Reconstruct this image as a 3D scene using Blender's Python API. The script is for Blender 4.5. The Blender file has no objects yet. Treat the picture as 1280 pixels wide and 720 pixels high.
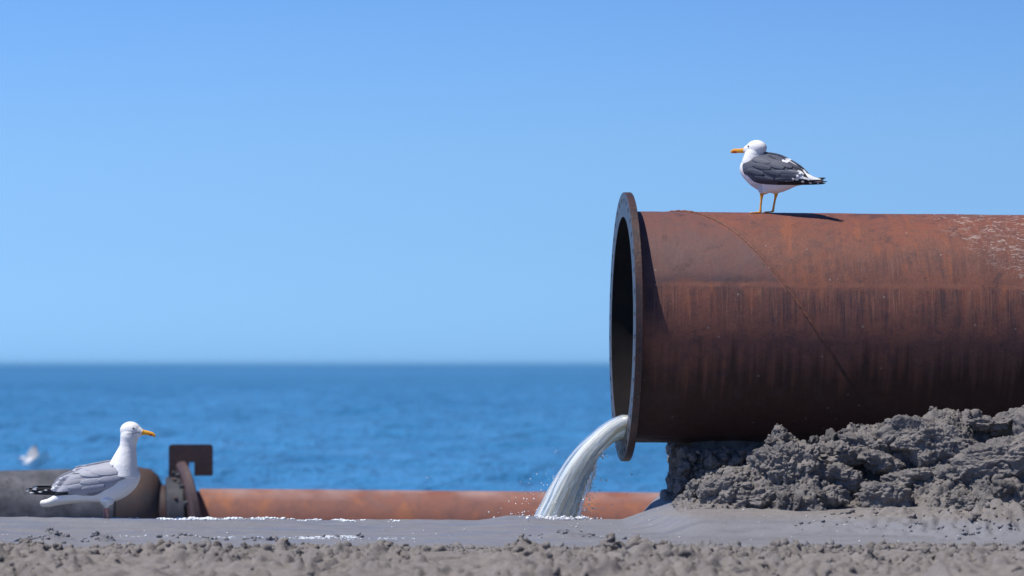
import bpy, math, random
import numpy as np
from mathutils import Vector, Matrix, Euler
random.seed(7)
rng = np.random.default_rng(7)
SC = bpy.context.scene
COL = SC.collection
PI = math.pi

# ------------------------------------------------------------------ camera
FPX = 5375.0                      # focal length in photo pixels (1280 wide): a long lens
CAMZ = 0.9
cam_d = bpy.data.cameras.new('camera')
cam = bpy.data.objects.new('camera', cam_d)
COL.objects.link(cam)
cam.location = (0, 0, CAMZ)
cam.rotation_euler = (math.radians(90) + math.atan(95.0/FPX), 0, 0)
cam_d.sensor_width = 36.0
cam_d.lens = FPX/1280*36.0
cam_d.clip_start = 0.5
cam_d.clip_end = 200000
cam_d.dof.use_dof = True
cam_d.dof.focus_distance = 24.4
cam_d.dof.aperture_fstop = 3.3
SC.camera = cam

# ------------------------------------------------------------------ sky, sun, exposure
SUN = Vector((-0.45, -0.16, 1.0)).normalized()
el = math.asin(SUN.z)
az = math.atan2(SUN.x, SUN.y)
w = bpy.data.worlds.new('World'); SC.world = w; w.use_nodes = True
nt = w.node_tree
bg = nt.nodes['Background']
sky = nt.nodes.new('ShaderNodeTexSky'); sky.sky_type = 'NISHITA'
sky.sun_disc = False; sky.sun_elevation = el; sky.sun_rotation = az
sky.air_density = 1.0; sky.dust_density = 0.3; sky.ozone_density = 3.0
# the film's blue: one tint by elevation, dimmed above the view to weaken fill light, the same in every direction
tc = nt.nodes.new('ShaderNodeTexCoord')
sp = nt.nodes.new('ShaderNodeSeparateXYZ'); nt.links.new(tc.outputs['Generated'], sp.inputs[0])
rmp = nt.nodes.new('ShaderNodeValToRGB')
nt.links.new(sp.outputs['Z'], rmp.inputs[0])
SKY_TINT = [(0.0, (0.316, 0.668, 1.50)), (0.029, (0.310, 0.575, 1.165)), (0.05, (0.33, 0.56, 1.04)), (0.085, (0.305, 0.515, 0.95)), (0.35, (0.19, 0.30, 0.54)), (1.0, (0.18, 0.26, 0.43))]
e = rmp.color_ramp.elements
while len(e) < len(SKY_TINT): e.new(0.5)
for i, (p, c) in enumerate(SKY_TINT): e[i].position = p; e[i].color = (*c, 1)
mx = nt.nodes.new('ShaderNodeMix'); mx.data_type = 'RGBA'; mx.blend_type = 'MULTIPLY'; mx.inputs[0].default_value = 1
nt.links.new(sky.outputs[0], mx.inputs[6]); nt.links.new(rmp.outputs[0], mx.inputs[7])
sidm = nt.nodes.new('ShaderNodeMath'); sidm.operation = 'MULTIPLY_ADD'; sidm.inputs[1].default_value = -0.6; sidm.inputs[2].default_value = 1.0
nt.links.new(sp.outputs['X'], sidm.inputs[0])
mx2 = nt.nodes.new('ShaderNodeVectorMath'); mx2.operation = 'SCALE'      # the sky is a little brighter on the sun's side
nt.links.new(mx.outputs[2], mx2.inputs[0]); nt.links.new(sidm.outputs[0], mx2.inputs['Scale'])
nt.links.new(mx2.outputs[0], bg.inputs[0])
bg.inputs[1].default_value = 0.15

sl = bpy.data.lights.new('sun', 'SUN'); sun = bpy.data.objects.new('sun', sl); COL.objects.link(sun)
sl.energy = 5.0; sl.angle = math.radians(0.53); sl.color = (1.0, 0.95, 0.87)
sun.rotation_euler = SUN.to_track_quat('Z', 'Y').to_euler()
sun.location = (-10, -5, 30)
SC.view_settings.view_transform = 'Standard'; SC.view_settings.look = 'None'
SC.view_settings.exposure = 0.0; SC.view_settings.gamma = 1.0

# ------------------------------------------------------------------ helpers
def wx(px, Y): return (px - 640.0)*Y/FPX
def wz(py, Y): return CAMZ - (py - 455.0)*Y/FPX

def tag(o, label=None, cat=None, group=None, kind=None):
    if label: o['label'] = label
    if cat: o['category'] = cat
    if group: o['group'] = group
    if kind: o['kind'] = kind
    return o

def empty(name, loc=(0, 0, 0), rot=(0, 0, 0)):
    o = bpy.data.objects.new(name, None); COL.objects.link(o)
    o.location = loc; o.rotation_euler = rot; o.empty_display_size = 0.1
    return o

def mesh_np(name, verts, faces, mat=None, parent=None, smooth=True, link=True):
    """verts (n,3) array, faces (m,3|4) array or list"""
    me = bpy.data.meshes.new(name)
    verts = np.asarray(verts, dtype=np.float64)
    if isinstance(faces, np.ndarray):
        k = faces.shape[1]; m = len(faces)
        me.vertices.add(len(verts)); me.vertices.foreach_set('co', verts.ravel())
        me.loops.add(m*k); me.loops.foreach_set('vertex_index', faces.ravel().astype(np.int32))
        me.polygons.add(m); me.polygons.foreach_set('loop_start', np.arange(0, m*k, k, dtype=np.int32))
        me.update(calc_edges=True); me.validate()
    else:
        me.from_pydata([tuple(v) for v in verts], [], faces); me.validate()
    if smooth: me.polygons.foreach_set('use_smooth', np.ones(len(me.polygons), dtype=bool))
    if mat: me.materials.append(mat)
    if not link: return me
    o = bpy.data.objects.new(name, me); COL.objects.link(o)
    if parent: o.parent = parent
    return o

def grid_faces(nu, nv, close_v=False):
    i = np.arange(nu-1)[:, None]; j = np.arange(nv if close_v else nv-1)[None, :]
    j2 = (j+1) % nv
    a = i*nv+j; b = i*nv+j2; c = (i+1)*nv+j2; d = (i+1)*nv+j
    return np.stack([a, b, c, d], -1).reshape(-1, 4)

def smooth01(t): t = np.clip(t, 0, 1); return t*t*(3-2*t)

# noise ------------------------------------------------
_perm = np.random.default_rng(3).permutation(256); _perm = np.concatenate([_perm, _perm, _perm])
_grad = np.random.default_rng(4).normal(size=(256, 3)); _grad /= np.linalg.norm(_grad, axis=1)[:, None]
def perlin(x, y, z=0.0):
    x, y, z = np.broadcast_arrays(np.asarray(x, float), np.asarray(y, float), np.asarray(z, float))
    xi = np.floor(x).astype(int); yi = np.floor(y).astype(int); zi = np.floor(z).astype(int)
    xf = x-xi; yf = y-yi; zf = z-zi
    u = xf**3*(xf*(xf*6-15)+10); v = yf**3*(yf*(yf*6-15)+10); q = zf**3*(zf*(zf*6-15)+10)
    def g(a, b, c):
        h = _perm[_perm[_perm[(xi+a) & 255]+((yi+b) & 255)]+((zi+c) & 255)]
        gr = _grad[h]
        return gr[..., 0]*(xf-a)+gr[..., 1]*(yf-b)+gr[..., 2]*(zf-c)
    L = lambda a, b, t: a+(b-a)*t
    return 1.6*L(L(L(g(0,0,0), g(1,0,0), u), L(g(0,1,0), g(1,1,0), u), v), L(L(g(0,0,1), g(1,0,1), u), L(g(0,1,1), g(1,1,1), u), v), q)
def fbm(x, y, z=0.0, octv=4, gain=0.5):
    s = 0; a = 1; f = 1
    for k in range(octv):
        s = s+a*perlin(x*f+17.3*k, y*f+5.1*k, z*f+9.7*k); a *= gain; f *= 2.03
    return s
def worley2(x, y, seed=0):
    xi = np.floor(x).astype(int); yi = np.floor(y).astype(int)
    f1 = np.full(x.shape, 9.0); f2 = np.full(x.shape, 9.0); idr = np.zeros(x.shape)
    for a in (-1, 0, 1):
        for b in (-1, 0, 1):
            h = _perm[_perm[(xi+a+seed*31) & 255]+((yi+b+seed*57) & 255)]
            cx = xi+a+_perm[h+11]/255.0; cy = yi+b+_perm[h+77]/255.0
            d = np.hypot(x-cx, y-cy); r = _perm[h+140]/255.0
            near = d < f1
            f2 = np.where(near, f1, np.minimum(f2, d)); idr = np.where(near, r, idr); f1 = np.where(near, d, f1)
    return f1, f2, idr
def worley3(x, y, z, seed=0):
    xi = np.floor(x).astype(int); yi = np.floor(y).astype(int); zi = np.floor(z).astype(int)
    f1 = np.full(x.shape, 9.0); f2 = np.full(x.shape, 9.0); idr = np.zeros(x.shape)
    for a in (-1, 0, 1):
        for b in (-1, 0, 1):
            for c in (-1, 0, 1):
                h = _perm[_perm[_perm[(xi+a+seed*31) & 255]+((yi+b) & 255)]+((zi+c) & 255)]
                d = np.sqrt((x-xi-a-_perm[h+11]/255.0)**2+(y-yi-b-_perm[h+77]/255.0)**2+(z-zi-c-_perm[h+140]/255.0)**2)
                near = d < f1
                f2 = np.where(near, f1, np.minimum(f2, d)); idr = np.where(near, _perm[h+200]/255.0, idr); f1 = np.where(near, d, f1)
    return f1, f2, idr

# node material helper ---------------------------------
class NT:
    def __init__(s, name):
        s.m = bpy.data.materials.new(name); s.m.use_nodes = True
        s.t = s.m.node_tree; s.b = s.t.nodes['Principled BSDF']
        s.out = s.t.nodes['Material Output']
    def set(s, node, sock, v):
        i = node.inputs[sock]
        if isinstance(v, bpy.types.NodeSocket): s.t.links.new(v, i)
        else:
            if hasattr(i.default_value, '__len__') and len(i.default_value) == 4 and len(v) == 3: v = (*v, 1)
            i.default_value = v
    def n(s, typ, ins=None, **props):
        nd = s.t.nodes.new('ShaderNode'+typ)
        for k, v in props.items(): setattr(nd, k, v)
        for k, v in (ins or {}).items(): s.set(nd, k, v)
        return nd
    def math(s, op, a, b=0.0, c=0.0, clamp=False):
        return s.n('Math', {0: a, 1: b, 2: c}, operation=op, use_clamp=clamp).outputs[0]
    def coord(s): return s.n('TexCoord').outputs['Object']
    def mapping(s, v, scale=(1, 1, 1), loc=(0, 0, 0), rot=(0, 0, 0)):
        return s.n('Mapping', {0: v, 'Scale': scale, 'Location': loc, 'Rotation': rot}).outputs[0]
    def noise(s, v, scale=5, detail=4, rough=0.5, dist=0.0):
        return s.n('TexNoise', {'Vector': v, 'Scale': scale, 'Detail': detail, 'Roughness': rough, 'Distortion': dist}).outputs[0]
    def ramp(s, f, stops):
        nd = s.n('ValToRGB', {0: f}); e = nd.color_ramp.elements
        while len(e) < len(stops): e.new(0.5)
        for i, (p, c) in enumerate(stops):
            e[i].position = p; e[i].color = (*c, 1) if hasattr(c, '__len__') else (c, c, c, 1)
        return nd.outputs[0]
    def mix(s, f, a, b, blend='MIX'):
        nd = s.n('Mix', data_type='RGBA', blend_type=blend)
        s.set(nd, 0, f); s.set(nd, 6, a); s.set(nd, 7, b)
        return nd.outputs[2]
    def maprange(s, v, a, b, c=0.0, d=1.0, smooth=False):
        return s.n('MapRange', {0: v, 1: a, 2: b, 3: c, 4: d}, interpolation_type='SMOOTHSTEP' if smooth else 'LINEAR').outputs[0]
    def bump(s, h, strength=0.5, dist=0.01, prev=None):
        d = {'Height': h, 'Strength': strength, 'Distance': dist}
        if prev: d['Normal'] = prev
        return s.n('Bump', d).outputs[0]
    def P(s, **kw):
        for k, v in kw.items(): s.set(s.b, k.replace('_', ' '), v)
        return s.m

def flat_mat(name, col, rough=0.6, **kw):
    N = NT(name); c = N.coord()
    f = N.noise(c, 40, 4)
    N.P(Base_Color=N.mix(f, tuple(v*0.8 for v in col), tuple(min(1, v*1.15) for v in col)), Roughness=rough, **kw)
    return N.m

# ------------------------------------------------------------------ materials of the setting
def sand_material(name, wet_ramp=True, tone=1.0):
    N = NT(name); c = N.coord()
    n1 = N.noise(c, 3.0, 5, 0.6); n2 = N.noise(c, 26, 5, 0.65); n3 = N.noise(c, 240, 3, 0.6)
    dry = N.mix(n1, (0.215*tone, 0.193*tone, 0.177*tone), (0.340*tone, 0.310*tone, 0.287*tone))
    dry = N.mix(N.maprange(n2, 0.35, 0.7), dry, N.mix(1.0, dry, (0.72, 0.73, 0.76), 'MULTIPLY'))
    dry = N.mix(N.maprange(n3, 0.3, 0.75), N.mix(1.0, dry, (0.78, 0.78, 0.80), 'MULTIPLY'), dry)
    if wet_ramp:
        sx = N.n('SeparateXYZ', {0: c})
        y = N.math('ADD', sx.outputs[1], N.math('MULTIPLY', N.math('SUBTRACT', N.noise(c, 1.6, 4), 0.5), 1.6))
        wet = N.maprange(y, 20.6, 21.5, smooth=True)
        # low-lying sand is wet, the lumps that stand up have dried
        zz = N.math('ADD', sx.outputs[2], N.math('MULTIPLY', N.math('SUBTRACT', n2, 0.5), 0.02))
        low = N.maprange(zz, 0.11, 0.06, smooth=True)
        far = N.maprange(sx.outputs[1], 23.0, 24.0)
        low = N.math('MAXIMUM', low, far)
        wet = N.math('MULTIPLY', wet, low)
        col = N.mix(wet, dry, N.mix(n1, (0.180, 0.182, 0.200), (0.245, 0.246, 0.268)))
        rough = N.maprange(N.math('MULTIPLY', wet, N.maprange(N.noise(N.mapping(c, (1, 3, 1)), 2.2, 4), 0.35, 0.6)), 0, 1, 0.95, 0.36)
    else:
        damp = N.maprange(N.noise(N.mapping(c, (1, 1, 1.6), (3, 1, 2)), 3.4, 5, 0.6), 0.46, 0.62, smooth=True)
        col = N.mix(N.math('MULTIPLY', damp, 0.75), dry, N.mix(1.0, dry, (0.52, 0.54, 0.58), 'MULTIPLY')); rough = N.maprange(damp, 0, 1, 0.95, 0.5)
    n4 = N.noise(c, 75, 5, 0.7); b = N.bump(n2, 0.5, 0.012); b = N.bump(n4, 0.7, 0.010, b); b = N.bump(n3, 0.6, 0.004, b)
    N.P(Base_Color=col, Roughness=rough, Normal=b); N.b.inputs['Specular IOR Level'].default_value = 0.35
    return N.m
M_ground = sand_material('beach_sand')
M_sand = sand_material('dug_sand', False, 0.94)

# ------------------------------------------------------------------ ground
CRX = np.array([-40, -3.0, -2.2, -0.7, -0.2, -0.03, 0.12, 0.27, 0.45, 0.62, 0.72, 0.95, 1.05, 1.3, 3.2, 40])
CRY = np.array([646, 645, 648, 650.5, 650, 645, 645, 650.5, 650.5, 649, 642, 626, 625, 625, 625, 625])
def crestY(X): return np.interp(X, [-2.0, -0.5], [23.4, 24.4])
def lumps(X, Y):
    wxn = 0.05*perlin(X*7, Y*7, 1.5); wyn = 0.05*perlin(X*7, Y*7, 7.5)
    h = 0.022*fbm(X*3.2, Y*2.6, 3.0, 3)
    f1, f2, r = worley2((X+wxn)/0.24, (Y+wyn)/0.20, 4)              # trodden slabs with ragged edges
    h = h+0.020*(r-0.35)*smooth01((f2-f1)*7)
    crum = smooth01(0.35+1.6*fbm(X*2.1, Y*1.7, 8.0, 3))
    for sc, amp, sd in ((0.085, 0.024, 5), (0.048, 0.024, 2), (0.026, 0.011, 3)):
        f1, f2, r = worley2((X+wxn*0.4)/sc, (Y+wyn*0.4)/sc, sd)
        h = h+crum*amp*r*np.clip(1-(f1/0.7)**2, 0, 1)*(r > 0.35)
    return h+0.013*fbm(X*13, Y*13, 3.0, 4)*(0.3+crum)
def terrain(X, Y, detail=True):
    X = np.asarray(X, float); Y = np.asarray(Y, float)
    cy = crestY(X)
    cz = CAMZ-(np.interp(X, CRX, CRY)-455)*cy/FPX
    right = smooth01((X-0.62)/0.4)
    z = cz*smooth01((Y-(cy-1.3-0.9*right))/(1.3-0.1*right))
    # beyond the crest the beach falls to the sea; under the big pipe it stays up until behind it
    start = cy+0.12+right*2.2
    d = np.maximum(Y-start, 0)
    fall = 0.085*d**1.1
    fall = np.where(fall > 1.5, 1.5+np.minimum((fall-1.5)*0.5, 6.5), fall)
    z = z-fall
    # scoured pool where the water lands
    z = z-0.14*np.exp(-((X-0.22)/0.45)**2)*smooth01((Y-24.5)/0.3)*smooth01((27-Y)/1.5)
    if detail:
        near = smooth01((200-np.abs(X))/150)*smooth01((200-Y)/150)*smooth01((Y+20)/30)
        z = z+0.012*fbm(X*0.9, Y*0.9, 0.5, 3)*near*(1-0.6*smooth01((Y-22.5)/0.6))
        z = z+0.005*fbm(X*5, Y*2.2, 0.5, 4)*near
        edge = 20.55+0.4*perlin(X*0.8, 2.0)+0.3*perlin(X*2.7, 9.0)+0.35*smooth01((-X-0.2)/0.8)
        m = smooth01((edge-Y)/0.45)*smooth01((Y-6)/6)
        dens = 0.45+0.75*smooth01(0.5+0.9*fbm(X*1.5, Y*1.5, 4.0, 2))
        idx = m > 0.001
        L = np.zeros(z.shape); 
        if idx.any(): L[idx] = lumps(X[idx], Y[idx])
        z = z+m*L*1.45+m*0.004
        # scattered heaps on the wet flat
        for (px, py, Y0, sx, sy, hh) in HEAPS:
            x0 = wx(px, Y0); g = np.exp(-(((X-x0)/sx)**2+((Y-Y0)/sy)**2)*1.0)
            k = g > 0.02
            if k.any():
                z[k] = z[k]+hh*np.minimum(g[k]*1.3, 1)*(0.75+0.45*np.clip(fbm(X[k]*12, Y[k]*12, 2.0, 4), -1, 1.0))
    return z
HEAPS = [(713, 664, 22.3, 0.13, 0.13, 0.035), (60, 672, 21.5, 0.12, 0.16, 0.035), (68, 668, 21.6, 0.06, 0.1, 0.03), (122, 672, 21.5, 0.07, 0.12, 0.04),
         (235, 668, 22.1, 0.09, 0.1, 0.028), (325, 672, 22.0, 0.09, 0.1, 0.018), (1150, 666, 22.6, 0.3, 0.35, 0.07), (1240, 672, 22.4, 0.22, 0.3, 0.09),
         (1290, 668, 22.5, 0.2, 0.3, 0.1), (1232, 650, 23.1, 0.1, 0.08, 0.05), (1060, 662, 22.7, 0.25, 0.25, 0.03), (430, 666, 22.4, 0.12, 0.1, 0.012)]
def spread(lo, hi, step, far_lo, far_hi, growth=1.18):
    a = list(np.arange(lo, hi, step)); s = step; v = a[-1]
    while v < far_hi: s *= growth; v += s; a.append(v)
    s = step; v = lo; p = []
    while v > far_lo: s *= growth; v -= s; p.append(v)
    return np.array(p[::-1]+a)
gx = spread(-3.3, 3.3, 0.012, -60000, 60000)
gy = np.concatenate([np.array([-60000., -20000, -5000, -1000, -200, -40, -10, 0, 5, 9, 12, 14, 15.5, 16.5, 17.2]), np.arange(17.6, 21.6, 0.011), np.arange(21.6, 26, 0.02)])
s = 0.02; v = gy[-1]; ext = []
while v < 60000: s *= 1.16; v += s; ext.append(v)
gy = np.concatenate([gy, ext])
X, Y = np.meshgrid(gx, gy, indexing='ij')
Z = terrain(X, Y)
ground = mesh_np('ground', np.stack([X, Y, Z], -1).reshape(-1, 3), grid_faces(len(gx), len(gy))[:, ::-1][:, [3, 0, 1, 2]], M_ground)
tag(ground, 'grey sand beach, lumpy dug sand in front and a wet flat behind it', kind='structure')
_n = ground.data.polygons[0].normal
if _n.z < 0: ground.data.flip_normals()

# ------------------------------------------------------------------ sea
def sea_material():
    N = NT('sea_water'); c = N.coord()
    big = N.noise(N.mapping(c, (0.010, 0.0028, 1)), 1.0, 4, 0.6)
    mid = N.noise(N.mapping(c, (0.10, 0.028, 1)), 1.0, 4, 0.6)
    n1 = N.noise(N.mapping(c, (0.9, 0.7, 1)), 1.0, 5, 0.6); n2 = N.noise(N.mapping(c, (0.16, 0.10, 1)), 1.0, 4, 0.55)
    n3 = N.noise(N.mapping(c, (0.55, 0.16, 1)), 1.0, 5, 0.6)
    b = N.bump(n3, 0.7, 2.2); b = N.bump(n2, 0.7, 2.0, b); b = N.bump(n1, 0.35, 0.4, b)
    f = N.math('ADD', N.math('MULTIPLY', big, 0.3), N.math('ADD', N.math('MULTIPLY', mid, 0.3), N.math('MULTIPLY', n3, 0.4)))
    col = N.mix(N.maprange(f, 0.38, 0.62), (0.008, 0.110, 0.23), (0.050, 0.225, 0.45))  # light and dark wave reflections mottled into the base colour
    N.P(Base_Color=col, Roughness=0.28, Normal=b); N.b.inputs['IOR'].default_value = 1.33
    N.b.inputs['Specular IOR Level'].default_value = 0.5
    return N.m
M_sea = sea_material()
SEAZ = -1.0
ys = [44.0]; 
while ys[-1] < 420: ys.append(ys[-1]*1.0055)
ys = np.array(ys+[500, 700, 1000, 1600, 3000, 6000, 12000, 30000, 60000.])
xa = np.linspace(-0.17, 0.17, 300); xa = np.concatenate([[-6, -2, -0.8, -0.4, -0.25], xa, [0.25, 0.4, 0.8, 2, 6]])
A, B = np.meshgrid(xa, ys, indexing='ij'); XX = A*np.maximum(B, 44); YY = B
amp = smooth01((60-YY)/-12)*smooth01((520-YY)/200)
waves = (0.10*fbm(XX*0.25, YY*0.33, 0.3, 3)+0.06*perlin(XX*0.06, YY*0.16, 3.3))*amp
sea = mesh_np('sea', np.stack([XX, YY, SEAZ+waves], -1).reshape(-1, 3), grid_faces(len(xa), len(ys)), M_sea)
if sea.data.polygons[0].normal.z < 0: sea.data.flip_normals()
tag(sea, 'blue rippled sea running out to the horizon', kind='structure')

# ------------------------------------------------------------------ rust
def rust_big():
    N = NT('rusted_steel_big_pipe'); c = N.coord(); s_ = N.n('SeparateXYZ', {0: c})
    x, y, z = s_.outputs[0], s_.outputs[1], s_.outputs[2]
    ny = N.math('MULTIPLY', y, -1.0)
    th = N.math('ARCTAN2', ny, z)                     # 0 on the top line, pi/2 facing the camera
    warp = N.math('MULTIPLY', N.math('SUBTRACT', N.noise(c, 5, 4), 0.5), 0.13)
    n1 = N.noise(c, 2.2, 6, 0.65); n2 = N.noise(c, 14, 6, 0.7); n3 = N.noise(c, 110, 3, 0.65)
    col = N.mix(N.maprange(n1, 0.35, 0.65), (0.225, 0.078, 0.048), (0.150, 0.063, 0.050))
    col = N.mix(N.maprange(n2, 0.45, 0.68), col, (0.115, 0.050, 0.044))
    col = N.mix(N.maprange(n3, 0.50, 0.8), col, (0.27, 0.115, 0.070))
    # smooth purple-brown plate before the spiral seam
    hx = N.math('MULTIPLY_ADD', th, 0.450, 0.285)
    pl = N.maprange(N.math('SUBTRACT', hx, x), -0.005, 0.012)
    pl = N.math('MULTIPLY', pl, N.maprange(N.math('ADD', z, warp), 0.20, 0.27, smooth=True))
    pcol = N.mix(n2, (0.155, 0.075, 0.066), (0.110, 0.070, 0.075))
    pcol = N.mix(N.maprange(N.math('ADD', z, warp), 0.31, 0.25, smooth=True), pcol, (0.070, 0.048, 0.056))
    col = N.mix(N.math('MULTIPLY', pl, N.maprange(n1, 0.35, 0.65, 0.45, 0.85)), col, pcol)
    # run-down streaks below two lines
    tlz = N.math('ADD', z, N.math('MULTIPLY', N.math('SUBTRACT', N.noise(N.mapping(c, (4, 1, 1.5), (2, 2, 2)), 3.0, 5, 0.65), 0.5), 0.13))
    sv = N.n('CombineXYZ', {0: N.math('MULTIPLY', x, 26), 1: 0.0, 2: N.math('MULTIPLY', z, 1.5)}).outputs[0]
    st = N.noise(sv, 1.0, 6, 0.7, 0.9)
    sv2 = N.n('CombineXYZ', {0: N.math('MULTIPLY', x, 60), 1: 3.0, 2: N.math('MULTIPLY', z, 2.2)}).outputs[0]
    st2 = N.noise(sv2, 1.0, 5, 0.7, 0.9)
    patch = N.noise(N.mapping(c, (1, 1, 1), (5, 2, 1)), 3.2, 3)
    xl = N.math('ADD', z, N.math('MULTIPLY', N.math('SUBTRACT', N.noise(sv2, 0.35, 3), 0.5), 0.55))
    band1 = N.math('MULTIPLY', N.maprange(N.math('ADD', tlz, 0.0), 0.238, 0.205, smooth=True), N.maprange(xl, -0.06, 0.10, smooth=True))
    band2 = N.math('MULTIPLY', N.maprange(z, 0.50, 0.36, smooth=True), N.maprange(xl, 0.27, 0.30, smooth=True))
    band2 = N.math('MULTIPLY', band2, N.maprange(N.math('SUBTRACT', x, hx), 0.02, 0.2))
    band = N.math('MAXIMUM', band1, N.math('MULTIPLY', band2, 0.6))
    dark = N.math('MULTIPLY', band, N.math('MULTIPLY', N.maprange(st, 0.42, 0.60), N.maprange(patch, 0.36, 0.56, 0.25, 1.0)))
    col = N.mix(N.math('MULTIPLY', dark, 0.85), col, (0.048, 0.028, 0.033))
    lite = N.math('MULTIPLY', band, N.math('MULTIPLY', N.maprange(st2, 0.52, 0.62), N.maprange(patch, 0.62, 0.42, 0.3, 1.0)))
    col = N.mix(N.math('MULTIPLY', lite, 0.9), col, (0.29, 0.125, 0.080))
    # level tide line
    tl = N.math('ADD', z, N.math('MULTIPLY', N.math('SUBTRACT', N.noise(N.mapping(c, (1.2, 1, 6)), 3.0, 4), 0.5), 0.035))
    line = N.math('MULTIPLY', N.maprange(N.math('ABSOLUTE', N.math('SUBTRACT', tl, 0.240)), 0.019, 0.007), N.maprange(x, 0.05, 0.3))
    col = N.mix(N.math('MULTIPLY', line, N.maprange(n2, 0.35, 0.6, 0.2, 0.7)), col, (0.23, 0.092, 0.062))
    # the underside's shade painted into the rust colour, towards the belly of the pipe
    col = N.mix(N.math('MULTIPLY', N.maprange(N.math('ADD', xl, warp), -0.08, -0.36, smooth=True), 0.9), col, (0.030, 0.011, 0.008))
    # flaking scale: dark scabs and brighter fresh rust
    sb = N.noise(N.mapping(c, (1, 1, 1), (9, 3, 1)), 6.5, 7, 0.75, 0.5)
    col = N.mix(N.math('MULTIPLY', N.maprange(sb, 0.56, 0.63), 0.6), col, (0.060, 0.034, 0.036))
    fr_ = N.noise(N.n('CombineXYZ', {0: N.math('MULTIPLY', x, 9), 1: 7.0, 2: N.math('MULTIPLY', z, 3)}).outputs[0], 1.0, 5, 0.7, 0.5)
    col = N.mix(N.math('MULTIPLY', N.math('MULTIPLY', N.maprange(fr_, 0.55, 0.68), N.maprange(z, -0.05, 0.3)), N.math('SUBTRACT', 0.6, N.math('MULTIPLY', pl, 0.5))), col, (0.30, 0.095, 0.042))
    # vertical wipe marks everywhere
    col = N.mix(N.math('MULTIPLY', N.maprange(st2, 0.5, 0.75), 0.35), col, (0.10, 0.045, 0.035))
    # salt scratches on the right shoulder
    sc = N.mapping(c, (22, 22, 75), rot=(0, math.radians(24), 0))
    sn = N.noise(sc, 1.0, 6, 0.72, 1.2)
    reg = N.math('MULTIPLY', N.maprange(N.math('ADD', x, N.math('MULTIPLY', N.math('SUBTRACT', N.noise(c, 3.5, 3), 0.5), 1.0)), 1.35, 1.85, smooth=True),
                 N.maprange(N.math('ADD', z, N.math('MULTIPLY', N.math('SUBTRACT', x, 2.1), 0.9)), 0.22, 0.46, smooth=True))
    reg = N.math('MULTIPLY', reg, N.maprange(z, -0.02, 0.20))
    salt = N.math('MULTIPLY', reg, N.maprange(sn, 0.545, 0.60))
    col = N.mix(N.math('MULTIPLY', salt, 0.75), col, (0.42, 0.34, 0.31))
    # small pale specks
    vo = N.n('TexVoronoi', {'Vector': c, 'Scale': 17.0, 'Randomness': 1.0})
    vs = N.maprange(vo.outputs['Distance'], 0.12, 0.08)
    pick = N.math('GREATER_THAN', N.n('SeparateColor', {0: vo.outputs['Color']}).outputs[0], 0.78)
    col = N.mix(N.math('MULTIPLY', N.math('MULTIPLY', vs, pick), 0.4), col, (0.40, 0.36, 0.33))
    b = N.bump(n3, 0.25, 0.004); b = N.bump(n2, 0.3, 0.008, b)
    N.P(Base_Color=col, Roughness=N.maprange(n2, 0.3, 0.7, 0.44, 0.72), Normal=b)
    N.b.inputs['Specular IOR Level'].default_value = 0.4
    return N.m
def rust_plain(name, a, b_, c_=None, scale=6, rough=0.7, spec=0.4):
    N = NT(name); c = N.coord()
    n1 = N.noise(c, scale, 6, 0.65); n2 = N.noise(c, scale*7, 4, 0.6)
    col = N.mix(N.maprange(n1, 0.38, 0.62), a, b_)
    if c_: col = N.mix(N.maprange(n2, 0.55, 0.7), col, c_)
    N.P(Base_Color=col, Roughness=rough, Normal=N.bump(n2, 0.4, 0.006)); N.b.inputs['Specular IOR Level'].default_value = spec
    return N.m
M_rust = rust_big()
M_flange = rust_plain('flange_steel', (0.070, 0.032, 0.026), (0.032, 0.023, 0.025), (0.12, 0.062, 0.048), 9, 0.5, 0.5)
M_inner = rust_plain('pipe_lining', (0.016, 0.013, 0.013), (0.009, 0.008, 0.009), None, 4, 0.85, 0.1)
def seam_mat():
    N = NT('weld_rust'); c = N.coord(); z = N.n('SeparateXYZ', {0: c}).outputs[2]
    n1 = N.noise(c, 20, 5); col = N.mix(N.maprange(n1, 0.38, 0.62), (0.15, 0.060, 0.040), (0.20, 0.078, 0.048))
    col = N.mix(N.maprange(N.noise(c, 60, 4), 0.5, 0.7), col, (0.07, 0.035, 0.030))
    col = N.mix(N.math('MULTIPLY', N.maprange(z, -0.02, -0.34, smooth=True), 0.9), col, (0.028, 0.011, 0.008))  # weld darkened downwards too, painting in the shade of the underside
    N.P(Base_Color=col, Roughness=0.75, Normal=N.bump(n1, 0.5, 0.005)); return N.m
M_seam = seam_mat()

# ------------------------------------------------------------------ the big pipe
R0 = 0.672; RI = 0.648; L0 = 6.0; FT = 0.042; RF = 0.782; RIF = 0.640
pipe = empty('outfall_pipe', (wx(782, 25), 25.0, wz(408.5, 25)))
pipe.rotation_euler = Euler((0, math.radians(0.42), math.radians(4.2)), 'XYZ')
tag(pipe, 'huge rust brown steel pipe on the sand mound, pouring water from its flanged mouth', 'pipe')
def tube_shell(name, r, x0, x1, nx, nt_, mat, parent, inward=False, dents=0.0):
    xs = np.linspace(x0, x1, nx); ts = np.linspace(0, 2*PI, nt_, endpoint=False)
    Xg, T = np.meshgrid(xs, ts, indexing='ij')
    rr = r+dents*fbm(Xg*1.8, np.cos(T)*1.4+3, np.sin(T)*1.4, 3)+dents*0.35*fbm(Xg*9, np.cos(T)*6+3, np.sin(T)*6, 2)
    v = np.stack([Xg, rr*np.sin(T), rr*np.cos(T)], -1).reshape(-1, 3)
    f = grid_faces(nx, nt_, True)
    if inward: f = f[:, ::-1]
    return mesh_np(name, v, f, mat, parent)
shell = tube_shell('pipe_wall', R0, FT*0.5, L0, 360, 320, M_rust, pipe, True, 0.0022)
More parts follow.
